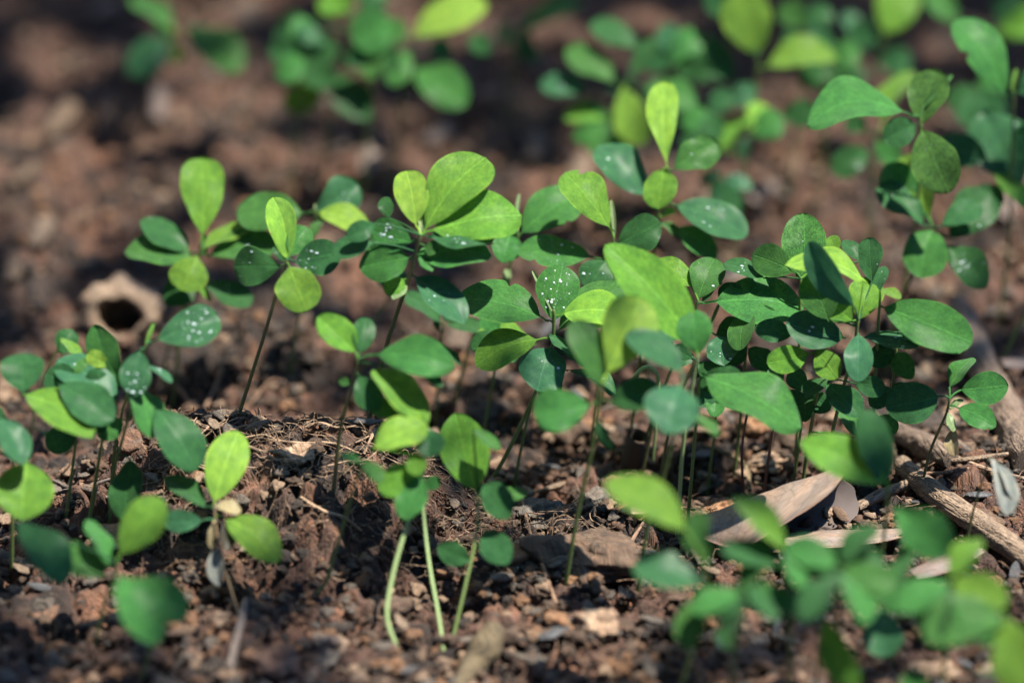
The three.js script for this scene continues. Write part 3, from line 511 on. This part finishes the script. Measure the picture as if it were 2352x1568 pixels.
seedling('seedling with one long stalked leaf to the right and a thin hooked bud', [[1604, 690], [1590, 740], [1550, 830], [1500, 960], [1455, 1082]], [
  [1612, 698, 1836, 708, 108, 'm', { pet: 0.14, dz: 1 }], [1602, 690, 1640, 597, 76, 'm', { cr: 2 }], bud(1600, 695, 1613, 652, 6, 'l'), [1612, 698, 1656, 648, 18, 'd'], [1592, 662, 1512, 600, 48, 'l'], [1545, 724, 1435, 648, 62, 'm', { cr: 10 }], [1556, 726, 1524, 782, 62, 'b', { cr: 5 }], [1456, 690, 1414, 678, 20, 'd'],
  bud(1630, 748, 1652, 698, 8), [1642, 770, 1702, 745, 52, 'd'], [1652, 770, 1662, 838, 68, 'b', { cr: 12 }]], { r: 4 });
seedling('dark bare stem standing beside the long stalked leaf plant', [[1545, 840], [1530, 880], [1500, 980], [1472, 1095]], [[1545, 840, 1500, 800, 36, 'd'], [1545, 842, 1590, 815, 30, 'd']], { r: 3.6, stem: 'o' });
seedling('seedling forked at the node with bent stalks, behind the round blue green leaf', [[1598, 828], [1565, 900], [1535, 1000], [1515, 1118]], [[1592, 824, 1545, 800, 34, 'd'], [1604, 832, 1640, 870, 40, 'd']], { r: 4, stem: 'o' });
seedling('foreground seedling with a very broad pale green leaf, sharp bare stem below', [[1385, 878], [1376, 930], [1358, 1040], [1325, 1190], [1298, 1345]], [
  [1392, 866, 1468, 692, 118, 'y', { dz: 9, roll: -10, pa: 1.0 }], [1378, 890, 1322, 742, 74, 'm', { dz: 3 }], [1362, 928, 1232, 948, 92, 'm', { dz: -3, roll: 10 }], [1400, 926, 1504, 888, 70, 'd'], [1374, 962, 1406, 1030, 24, 'd', { dz: -3 }]], { r: 4.2 });
seedling('foreground seedling with a round blue green leaf facing the viewer', [[1568, 880], [1550, 985], [1520, 1110], [1489, 1205], [1465, 1364]], [
  [1564, 880, 1532, 992, 118, 'b', { dz: -10, roll: 0, cr: 3 }], [1572, 860, 1442, 772, 64, 'b', { dz: 3 }], [1590, 950, 1646, 998, 22, 'm']], { r: 4, stem: 'g' });
seedling('foreground seedling with one long blurred slanting leaf above its pointed lower leaf', [[1603, 815], [1588, 900], [1570, 1020], [1555, 1240]], [
  [1602, 796, 1400, 572, 112, 'l', { dz: 4, pa: 0.62, roll: 20, fold: 0.2 }], [1604, 818, 1594, 716, 76, 'm', { dz: 2 }]], { r: 4.4, stem: 'p' });
seedling('foreground seedling with a broad arching leaf left of the red stems', [[1606, 872], [1600, 960], [1590, 1080], [1578, 1215]], [[1610, 862, 1830, 978, 104, 'm', { dz: -7, wav: 0.1 }], [1602, 888, 1700, 860, 62, 'd']], { r: 3.8 });
// --- right cluster
seedling('seedling with an upright dark oval leaf, behind the right hand cluster', [[1840, 640], [1838, 700], [1836, 880], [1828, 1062]], [
  [1840, 648, 1845, 497, 96, 'v', { roll: 0, dz: 7, cr: 2 }], [1830, 626, 1733, 586, 72, 'm'], [1758, 640, 1667, 607, 36, 'd', { cr: 7 }], [1925, 582, 1908, 544, 36, 'l'], [1978, 602, 1938, 554, 32, 'd']], { r: 4 });
seedling('seedling with a yellow arching leaf and a dark folded leaf over it', [[1972, 735], [1962, 800], [1930, 920], [1880, 1125]], [
  [1992, 648, 1812, 612, 56, 'y', { bend: 0.16, dz: 0, z0: -6 }], [1966, 708, 1866, 560, 64, 'b', { dz: -2, z0: -14, roll: -30, fold: 0.3 }], [1905, 738, 1868, 630, 84, 'm', { dz: 2, z0: -4 }], [1972, 738, 2002, 645, 76, 'l', { roll: 0 }], [1962, 738, 1908, 690, 58, 'l', { z0: -2 }],
  [2004, 652, 1998, 551, 52, 'd', { cr: 1 }], [2010, 682, 2032, 614, 38, 'd', { cr: 3 }], [1972, 764, 1972, 872, 62, 'b', { dz: -9, roll: 0 }], [1980, 776, 2104, 796, 38, 'b', { cr: 16 }]], { r: 4.2 });
seedling('seedling with glossy blue green leaves low in the right hand cluster', [[1892, 775], [1885, 860], [1862, 990], [1840, 1138]], [
  [1945, 776, 1812, 744, 80, 'b', { cr: 6, dz: -4 }], [1822, 770, 1737, 754, 50, 'd'], [1860, 812, 1766, 832, 60, 'l', { dz: -4 }], [1874, 802, 1922, 866, 58, 'l', { dz: -6 }], [1895, 880, 1972, 952, 60, 'd'], [1962, 880, 2032, 896, 46, 'd'], [1974, 1010, 1924, 934, 36, 'm'], [1905, 870, 1850, 905, 34, 'd']], { r: 4.2 });
seedling('seedling reaching a broad leaf to the right over the thick branch', [[2022, 690], [2015, 800], [2008, 930], [2000, 1118]], [
  [2018, 702, 2224, 784, 100, 'm', { dz: -4, roll: 20, pet: 0.08 }], [2060, 765, 2208, 800, 52, 'm', { dz: 2 }], [2020, 666, 2068, 684, 20, 'l'], [2018, 800, 2058, 770, 40, 'd'], [2016, 955, 2058, 992, 46, 'm']], { r: 4 });
seedling('thin red stem standing alone, nearest the centre', [[1735, 880], [1720, 935], [1705, 1030], [1710, 1145]], [[1735, 880, 1790, 850, 36, 'd']], { r: 3.2, stem: 'r' });
seedling('thin dark red stem standing alone, nearest the curled dead leaf', [[1800, 880], [1780, 975], [1765, 1060], [1752, 1160]], [[1800, 880, 1770, 845, 36, 'd']], { r: 3.4, stem: 'r' });
seedling('seedling with four spread leaves and a drooping pale husk in front of the branch', [[2182, 915], [2176, 945], [2140, 1030], [2112, 1140]], [
  [2162, 908, 2041, 934, 90, 'd', { dz: 1 }], [2180, 892, 2234, 824, 38, 'm'], [2204, 896, 2312, 886, 72, 'm'], [2200, 936, 2284, 978, 52, 'm'], [2184, 940, 2212, 918, 16, 'p'], [2178, 945, 2190, 990, 18, 'p', { dz: -3 }], [2190, 985, 2194, 1044, 30, 's', { dz: -3, pet: 0, fold: 0.5 }]], { r: 3.4, stem: 'o' });
seedling('top right seedling with a long leaf drooping to the left', [[2114, 268], [2114, 300], [2110, 460], [2080, 640], [2045, 850]], [
  [2100, 268, 1866, 286, 88, 'm', { bend: 0.17, pet: 0.1, dz: -3 }], [2116, 290, 2150, 166, 86, 'v', { dz: 4, roll: 10 }], bud(2122, 244, 2188, 172, 15, 'm'), [2118, 292, 2176, 436, 104, 'v', { dz: -6, roll: 0, cr: 3 }], [2106, 286, 2034, 318, 62, 'd']], { r: 3.8 });
seedling('seedling at the right with a pale leaf folded over at its tip', [[2142, 518], [2136, 545], [2102, 625], [2070, 690], [2028, 880]], [
  [2143, 522, 2082, 364, 100, 'l', { dz: 11, pa: 1.0, fold: 0.3, pet: 0.12 }], [2112, 472, 2038, 382, 84, 'm', { cr: 6 }], [2126, 522, 2026, 430, 64, 'd', { cr: 9, z0: -3 }], [2154, 524, 2250, 474, 52, 'd', { pet: 0.1, z0: -3 }], [2142, 522, 2118, 634, 94, 'm', { dz: -8, roll: 0 }], [2168, 560, 2262, 656, 74, 'd', { cr: 20, dz: -4 }], [2180, 552, 2272, 448, 98, 'd', { cr: 4, dz: 8 }]], { r: 4.2, stem: 'o' });
seedling('bushy wavy leaved seedling cut by the right edge', [[2330, 215], [2325, 400], [2318, 560], [2296, 735]], [
  [2312, 228, 2204, 53, 90, 'm', { dz: 4 }], [2276, 372, 2163, 328, 78, 'b', { wav: 0.14, cr: 9 }], [2352, 425, 2262, 262, 128, 'b', { wav: 0.12, cr: 6 }], bud(2326, 210, 2336, 158, 10, 'l'), [2335, 215, 2400, 180, 80, 'd'], [2278, 400, 2365, 478, 40, 'l'], [2300, 420, 2240, 500, 70, 'd'], [2330, 300, 2400, 330, 90, 'd']], { r: 4 });
seedling('slim green stem slanting up past the right edge', [[2400, 600], [2370, 690], [2330, 770], [2300, 830]], [[2400, 600, 2440, 570, 60, 'm']], { r: 4.4 });
seedling('shaded seedling filling the gap behind the broad pale green leaf', [[1482, 702], [1475, 780], [1462, 900], [1440, 1052]], [[1480, 700, 1420, 636, 60, 'd'], [1478, 706, 1396, 738, 60, 'm'], [1485, 705, 1545, 655, 62, 'm'], [1482, 712, 1504, 796, 70, 'm', { dz: -5 }], [1480, 760, 1540, 800, 50, 'd'], [1478, 770, 1420, 812, 48, 'd']], { r: 3.6 });
seedling('shaded seedling between the long stalked leaf and the right hand cluster', [[1722, 706], [1716, 780], [1705, 920], [1688, 1082]], [[1720, 702, 1655, 662, 50, 'd'], [1724, 708, 1784, 744, 52, 'd'], [1720, 710, 1702, 800, 56, 'm'], [1726, 702, 1764, 636, 54, 'm'], [1716, 790, 1670, 830, 48, 'd'], [1718, 800, 1770, 842, 48, 'd']], { r: 3.6 });
seedling('low shaded seedling under the leaf that reaches over the branch', [[2060, 800], [2052, 880], [2042, 980], [2030, 1112]], [[2060, 802, 2114, 762, 52, 'd'], [2058, 804, 1998, 832, 52, 'd'], [2060, 808, 2094, 868, 48, 'm'], [2052, 890, 2000, 930, 46, 'd'], [2050, 880, 2090, 920, 40, 'd']], { r: 3.4 });
seedling('seedling half hidden left of the droplet sprayed one', [[1150, 760], [1138, 840], [1120, 940], [1098, 1052]], [[1232, 792, 1098, 766, 52, 'l'], [1150, 764, 1085, 800, 44, 'd'], [1148, 772, 1180, 830, 44, 'd'], [1150, 760, 1110, 720, 46, 'm']], { r: 3.4 });
seedling('shaded low seedling behind the round blue green leaf', [[1650, 890], [1645, 960], [1636, 1040], [1624, 1130]], [[1650, 892, 1600, 925, 46, 'd'], [1652, 890, 1700, 930, 46, 'd'], [1650, 890, 1660, 830, 44, 'd'], [1648, 900, 1640, 955, 40, 'm']], { r: 3.2 });
seedling('shaded seedling low in the middle of the right hand cluster', [[1850, 900], [1842, 970], [1832, 1050], [1820, 1120]], [[1850, 902, 1800, 930, 46, 'd'], [1852, 900, 1905, 940, 48, 'd'], [1850, 900, 1820, 850, 46, 'd'], [1852, 902, 1850, 965, 42, 'd']], { r: 3.2 });
// --- far blurred plants
seedling('blurred seedling alone in the upper left corner', [[414, -60], [410, 40], [408, 90], [345, 190], [300, 350]], [
  [386, 86, 299, 166, 76, 'b'], [396, 76, 304, -2, 44, 'm'], [396, 92, 364, 44, 34, 'l'], [428, 56, 542, 160, 80, 'm'], [410, 110, 404, 146, 30, 'l']], { r: 3.6, stem: 'n' });
seedling('blurred bushy seedling at the top left of centre', [[800, 20], [785, 120], [760, 260], [735, 430]], [
  [800, 32, 755, -22, 92, 'l'], [905, 48, 812, 88, 96, 'm', { cr: 3 }], [722, 92, 636, 70, 96, 'd'], [722, 58, 698, 100, 70, 'b'], [750, 140, 708, 188, 66, 'm'], [740, 200, 656, 242, 64, 'l'], [770, 170, 842, 272, 80, 'd'], [830, 30, 870, -30, 70, 'd']], { r: 4 });
seedling('blurred seedling with one glowing yellow leaf at the top', [[944, 85], [938, 130], [920, 260], [895, 440]], [
  [946, 86, 1108, 8, 78, 'y'], [940, 116, 898, 192, 58, 'm'], [950, 150, 1064, 240, 88, 'm', { cr: 4 }], [1042, 122, 992, 104, 44, 'b', { cr: 2 }], [1082, 78, 1122, 122, 46, 'd']], { r: 4 });
seedling('blurred low seedling in the gap at the top centre', [[1180, 100], [1175, 200], [1165, 300]], [[1180, 100, 1220, 80, 46, 'd'], [1180, 100, 1150, 60, 40, 'd'], [1180, 110, 1240, 130, 40, 'd'], [1185, 90, 1330, 10, 44, 'm']], { r: 3 });
seedling('blurred seedling with a yellow drooping leaf left of the spoon shaped one', [[1440, 185], [1430, 260], [1420, 380], [1400, 560]], [
  [1430, 198, 1474, 328, 74, 'y', { dz: -6 }], [1416, 192, 1308, 114, 66, 'm'], [1470, 116, 1364, 54, 56, 'd'], [1352, 206, 1246, 194, 52, 'b', { cr: 20 }], [1402, 270, 1298, 268, 44, 'l'], [1400, 270, 1368, 354, 48, 'm'], [1480, 200, 1594, 244, 62, 'm'], [1460, 180, 1500, 90, 40, 'd']], { r: 4 });
seedling('blurred seedling with a tall green leaf near the top right of centre', [[1742, 130], [1738, 200], [1715, 360], [1690, 540]], [
  [1742, 134, 1698, -24, 106, 'l', { roll: 0, dz: 3 }], [1758, 156, 1914, 130, 64, 'l', { fold: 0.3 }], [1692, 190, 1566, 106, 80, 'd', { cr: 3 }], [1742, 200, 1678, 232, 52, 'b', { cr: 3 }], [1690, 30, 1620, -10, 60, 'd']], { r: 4 });
seedling('blurred dark seedling in the thick of the upper right plants', [[1545, 150], [1540, 230], [1530, 340], [1515, 500]], [[1545, 150, 1480, 120, 60, 'd'], [1545, 150, 1600, 75, 64, 'm'], [1545, 155, 1640, 165, 60, 'd'], [1545, 150, 1530, 60, 54, 'b'], [1540, 180, 1560, 250, 60, 'm'], [1540, 180, 1490, 235, 54, 'd']], { r: 3.6 });
seedling('blurred low dark seedling left of the small glowing round leaf', [[1625, 250], [1620, 320], [1612, 430], [1600, 570]], [[1625, 250, 1570, 290, 56, 'm'], [1625, 250, 1680, 215, 50, 'd'], [1625, 255, 1650, 320, 50, 'd'], [1620, 270, 1585, 345, 44, 'd']], { r: 3.4 });
seedling('blurred seedling right of the tall green leaf at the top', [[1850, 60], [1845, 160], [1830, 300], [1812, 450]], [[1850, 62, 1800, 10, 60, 'm'], [1850, 62, 1905, 20, 56, 'd'], [1850, 70, 1900, 95, 50, 'b'], [1848, 80, 1800, 110, 50, 'd']], { r: 3.6 });
seedling('blurred seedling with a small glowing yellow round leaf', [[1725, 300], [1715, 360], [1700, 460], [1680, 600]], [
  [1736, 290, 1746, 238, 50, 'y', { roll: 0 }], [1648, 348, 1718, 262, 48, 'l'], [1722, 312, 1792, 268, 66, 'm'], [1722, 305, 1718, 365, 26, 'b'], [1790, 264, 1876, 258, 62, 'd']], { r: 3.6 });
seedling('blurred seedling behind the drooping leaf at the upper right', [[2022, 300], [2012, 340], [2000, 470], [1985, 620]], [
  [2024, 292, 2092, 168, 58, 'l'], [2000, 346, 1914, 392, 66, 'd', { cr: 3 }], [2010, 322, 2068, 372, 52, 'm'], [1990, 300, 1950, 270, 46, 'd'], [2030, 310, 2070, 300, 40, 'd']], { r: 3.6 });
seedling('blurred seedling under the top edge toward the right', [[2030, 90], [2010, 190], [1985, 380]], [[2030, 82, 2094, -44, 92, 'l'], [1975, 110, 1950, 30, 40, 'b'], [2020, 100, 1960, 60, 60, 'd'], [2015, 150, 2090, 130, 60, 'd'], [1990, 160, 1930, 190, 50, 'd']], { r: 4 });
seedling('blurred seedling in the upper right corner', [[2290, 90], [2280, 200], [2262, 380]], [[2290, 78, 2410, 36, 76, 'l'], [2206, 56, 2136, -14, 52, 'm'], [2280, 110, 2220, 60, 40, 'd'], [2290, 60, 2330, -20, 60, 'd']], { r: 4 });
seedling('blurred seedling thickening the clump at the top left of centre', [[700, 130], [690, 220], [675, 330], [660, 470]], [[700, 132, 640, 180, 60, 'm'], [702, 130, 770, 100, 62, 'd'], [700, 130, 690, 40, 60, 'm'], [702, 136, 760, 200, 62, 'd'], [700, 132, 620, 110, 56, 'd']], { r: 3.6 });
seedling('blurred seedling beside the glowing yellow leaf at the top', [[860, 90], [855, 180], [845, 300], [832, 440]], [[860, 92, 800, 150, 60, 'd'], [862, 92, 930, 60, 56, 'm'], [860, 90, 850, 10, 56, 'd'], [862, 96, 910, 160, 58, 'd'], [860, 100, 850, 180, 56, 'm']], { r: 3.6 });
seedling('blurred seedling low among the upper right plants', [[1390, 290], [1385, 350], [1375, 440], [1362, 560]], [[1390, 292, 1320, 320, 52, 'm'], [1392, 290, 1450, 250, 56, 'd'], [1390, 296, 1430, 360, 54, 'd'], [1388, 290, 1350, 240, 50, 'm']], { r: 3.4 });
seedling('blurred seedling filling the gap left of the upper right corner', [[1905, 150], [1900, 230], [1890, 340], [1878, 480]], [[1905, 152, 1840, 190, 60, 'd'], [1908, 150, 1970, 110, 58, 'm'], [1905, 150, 1880, 70, 56, 'd'], [1908, 156, 1960, 220, 58, 'd']], { r: 3.6 });
seedling('blurred seedling behind the wavy leaves at the right edge', [[2240, 200], [2234, 290], [2225, 390], [2212, 520]], [[2240, 202, 2180, 240, 56, 'd'], [2242, 200, 2310, 170, 58, 'm'], [2240, 205, 2230, 290, 58, 'd'], [2242, 206, 2300, 270, 60, 'd']], { r: 3.6 });
// --- left foreground cluster
seedling('seedling with a whitish spotted leaf raised above the left cluster', [[336, 790], [318, 840], [288, 920], [266, 1010], [250, 1160]], [
  [342, 788, 499, 736, 86, 'b', { cr: 60, pet: 0.12 }], bud(334, 792, 352, 742, 9, 'l'), [286, 896, 220, 752, 70, 'm', { dz: 3 }], [322, 800, 308, 906, 66, 'b', { cr: 24, dz: -3 }], [338, 838, 392, 876, 15, 'b', { cr: 4 }], [256, 842, 202, 814, 38, 'y', { wav: 0.12 }], [300, 880, 346, 1002, 66, 'm', { dz: -9 }]], { r: 3.6 });
seedling('seedling with a large dark leaf hanging to the right in the left cluster', [[300, 940], [280, 1010], [262, 1080], [250, 1190]], [[352, 934, 444, 1074, 92, 'd', { dz: -6 }], [300, 1050, 284, 1192, 68, 'd', { dz: -6 }], [282, 962, 226, 1002, 52, 'm']], { r: 3.6 });
seedling('seedling with a bright slanting leaf at the far left', [[255, 915], [240, 980], [222, 1080], [203, 1190]], [[272, 922, 138, 830, 86, 'b', { cr: 14 }], [50, 904, 204, 1002, 84, 'l', { dz: -8, z0: -6 }], [130, 880, 254, 962, 82, 'd', { dz: -3 }]], { r: 4 });
seedling('shaded seedling in the thick of the left cluster', [[182, 900], [176, 980], [165, 1080], [150, 1185]], [[180, 900, 108, 858, 78, 'd'], [184, 902, 252, 876, 72, 'd'], [180, 906, 148, 992, 76, 'd', { dz: -6 }], [185, 900, 216, 826, 64, 'm'], [184, 906, 236, 988, 70, 'd', { dz: -6 }], [176, 980, 110, 1030, 60, 'd']], { r: 3.6 });
seedling('small seedling with a cupped dark leaf at the far left', [[132, 800], [112, 840], [90, 900], [60, 1030]], [[140, 816, 162, 758, 48, 'd'], [138, 774, 182, 822, 24, 'l'], [104, 882, 152, 858, 20, 'l'], [52, 906, 46, 816, 94, 'd'], [96, 990, 130, 1022, 16, 'm']], { r: 3 });
seedling('seedling cut by the left edge with a round two toned leaf', [[30, 1000], [28, 1080], [25, 1300]], [[-6, 958, 48, 1064, 62, 'b', { dz: -6 }], [62, 1058, 50, 1188, 126, 'l', { dz: -10, roll: 0 }], [20, 1000, -40, 950, 70, 'd']], { r: 4 });
seedling('lower left seedling with blurred spreading leaves', [[268, 1290], [255, 1340], [235, 1400], [215, 1470]], [
  [272, 1278, 368, 1152, 88, 'l', { dz: 1 }], [34, 1192, 142, 1332, 82, 'd', { dz: -6 }], [244, 1326, 138, 1264, 70, 'm'], [250, 1300, 204, 1198, 46, 'm']], { r: 3.6 });
seedling('lower left seedling with a large two lobed blurred leaf', [[272, 1320], [330, 1400], [345, 1470], [322, 1562]], [[270, 1318, 352, 1474, 96, 'm', { dz: -8 }], [290, 1335, 420, 1414, 84, 'm', { dz: -3 }]], { r: 3.4 });
seedling('seedling with a glowing yellow upright leaf and dried grey petals, lower left', [[492, 1160], [498, 1230], [520, 1320], [548, 1405]], [
  [490, 1158, 545, 998, 90, 'y', { roll: 0, dz: 11 }], [474, 1168, 380, 1098, 46, 'd'], [466, 1196, 380, 1196, 50, 'b'], [512, 1184, 634, 1288, 80, 'l', { dz: -5 }], [490, 1160, 550, 1174, 30, 's'], [505, 1252, 504, 1342, 38, 'g', { dz: -4, fold: 0.5 }], [510, 1200, 512, 1262, 34, 'k', { fold: 0.6 }], [488, 1200, 486, 1255, 14, 's']], { r: 3.4, stem: 'n', fwd: -22 });
// --- centre foreground
seedling('seedling with two small upright leaves and one broad leaf, standing on the bank', [[822, 825], [812, 875], [785, 965], [770, 1085], [765, 1138]], [
  [820, 812, 734, 730, 64, 'l', { dz: 2, fold: 0.35 }], [826, 814, 840, 733, 50, 'd'], [858, 814, 1036, 842, 86, 'm', { roll: 20, dz: -4, pet: 0.06 }], [822, 860, 866, 940, 60, 'd', { dz: -4 }], [808, 878, 778, 876, 18, 'm'], [975, 862, 1016, 887, 24, 'd']], { r: 4.4, stem: 'o' });
seedling('blurred seedling in front of the bank on two pale leggy stems, left one kinked', [[985, 985], [975, 1060], [940, 1185], [900, 1330], [889, 1420], [912, 1480]], [
  [985, 986, 860, 857, 72, 'l', { dz: 3 }], [854, 1032, 974, 974, 72, 'y', { z0: -8 }], [942, 962, 850, 928, 48, 'm'], [990, 985, 985, 1048, 62, 'd'], [965, 1072, 874, 1124, 66, 'l', { dz: -4 }], [950, 1036, 962, 1090, 44, 'l'], [976, 1094, 928, 1188, 62, 'm', { dz: -6 }]], { r: 4.2, stem: 'p', fwd: -48 });
seedling('right one of the two pale leggy stems in front of the bank', [[970, 1120], [972, 1170], [985, 1290], [1008, 1420], [1018, 1492]], [[970, 1122, 1010, 1100, 30, 'm'], [970, 1122, 950, 1085, 28, 'm']], { r: 4, stem: 'p', fwd: -40 });
seedling('thin seedling with a hooked stem foot on the face of the bank', [[836, 1058], [815, 1115], [772, 1260], [748, 1335], [718, 1372]], [[838, 1055, 872, 1108, 34, 'm'], [832, 1066, 783, 1048, 20, 'm']], { r: 3.6 });
seedling('blurred seedling with a large pale hanging leaf right of the bank', [[1098, 1130], [1095, 1220], [1070, 1340], [1040, 1455]], [
  [1096, 1134, 1048, 958, 106, 'l', { roll: 0, dz: 12 }], [1084, 984, 1142, 1032, 26, 'm'], [1112, 1108, 1168, 1186, 66, 'd'], [1110, 1212, 1166, 1292, 66, 'd'], [1086, 1290, 1010, 1254, 50, 'd'], [1128, 1152, 1208, 1134, 32, 'm']], { r: 3.8, fwd: -30 });
// --- right foreground
seedling('blurred seedling with a bright slanting leaf above the curled dead leaf', [[2040, 1118], [2035, 1200], [2020, 1310], [2002, 1412]], [[2046, 1112, 1848, 1018, 92, 'l', { dz: 2, roll: 25 }], [2032, 1124, 1988, 948, 76, 'd', { dz: 2 }]], { r: 4 });
seedling('thin stemmed seedling with a bleached hanging leaf at the right edge', [[2272, 1052], [2262, 1090], [2240, 1160], [2211, 1294]], [[2276, 1050, 2312, 1178, 46, 'g', { dz: -4, fold: 0.6 }], [2290, 1060, 2335, 1150, 26, 'g', { dz: -2, fold: 0.5 }]], { r: 3, stem: 'o' });
seedling('blurred seedling at the lower middle with a bright leaf to the left', [[1622, 1300], [1618, 1390], [1590, 1490], [1550, 1620]], [[1584, 1222, 1398, 1112, 86, 'l', { dz: 3 }], [1626, 1292, 1598, 1178, 60, 'm'], [1628, 1342, 1462, 1302, 80, 'b'], [1612, 1368, 1578, 1488, 68, 'm', { dz: -5 }]], { r: 4 });
seedling('blurred seedling leaning over the curled dead leaf', [[1805, 1280], [1810, 1370], [1815, 1480], [1820, 1620]], [[1802, 1272, 1690, 1148, 58, 'l'], [1822, 1322, 2024, 1288, 80, 'd', { roll: 20 }], [1792, 1302, 1662, 1264, 58, 'd'], [1720, 1340, 1778, 1422, 50, 'd'], [1800, 1266, 1832, 1348, 38, 'm'], [1780, 1350, 1838, 1420, 46, 'b'], [1770, 1350, 1640, 1420, 50, 'd']], { r: 4 });
seedling('blurred seedling in front of the peeled tan stick', [[2080, 1180], [2078, 1280], [2065, 1400], [2050, 1520]], [[2048, 1160, 2184, 1264, 100, 'm', { dz: -3 }], [2092, 1232, 2050, 1402, 48, 'm'], [2022, 1400, 2032, 1504, 88, 'b', { dz: -8 }]], { r: 4 });
seedling('blurred lowest seedling with one narrow bright leaf', [[1888, 1420], [1882, 1500], [1870, 1650]], [[1890, 1418, 1962, 1575, 68, 'l', { dz: -6 }], [1888, 1420, 1840, 1380, 40, 'd']], { r: 4 });
seedling('blurred dark seedling filling the lower right foreground', [[1930, 1300], [1928, 1400], [1920, 1500], [1912, 1640]], [[1930, 1302, 1810, 1255, 62, 'm'], [1932, 1304, 2050, 1345, 66, 'm'], [1930, 1310, 1850, 1420, 60, 'd'], [1930, 1310, 1980, 1430, 60, 'm'], [1935, 1300, 2010, 1210, 54, 'd']], { r: 4 });
seedling('blurred seedling with drooping leaves near the lower right corner', [[2180, 1330], [2178, 1430], [2170, 1520], [2160, 1660]], [[2180, 1332, 2070, 1400, 66, 'm'], [2182, 1334, 2310, 1385, 76, 'l'], [2180, 1340, 2150, 1470, 64, 'd'], [2182, 1330, 2250, 1240, 54, 'l'], [2182, 1345, 2260, 1480, 70, 'm']], { r: 4 });
seedling('blurred seedling between the lower middle leaves', [[1700, 1360], [1695, 1440], [1685, 1530], [1670, 1650]], [[1700, 1362, 1600, 1405, 56, 'm'], [1702, 1362, 1810, 1400, 60, 'm'], [1700, 1366, 1680, 1485, 56, 'd'], [1702, 1360, 1760, 1275, 50, 'm']], { r: 4 });
seedling('very blurred seedling arching in the lower right corner', [[2312, 1412], [2310, 1500], [2300, 1700]], [[2322, 1424, 2132, 1458, 104, 'm', { bend: 0.1, dz: -3 }], [2302, 1412, 2374, 1592, 112, 'l', { dz: -8 }], [2080, 1540, 2118, 1600, 64, 'm']], { r: 4.4 });

nameStrewn();
renderer.render(scene, camera);
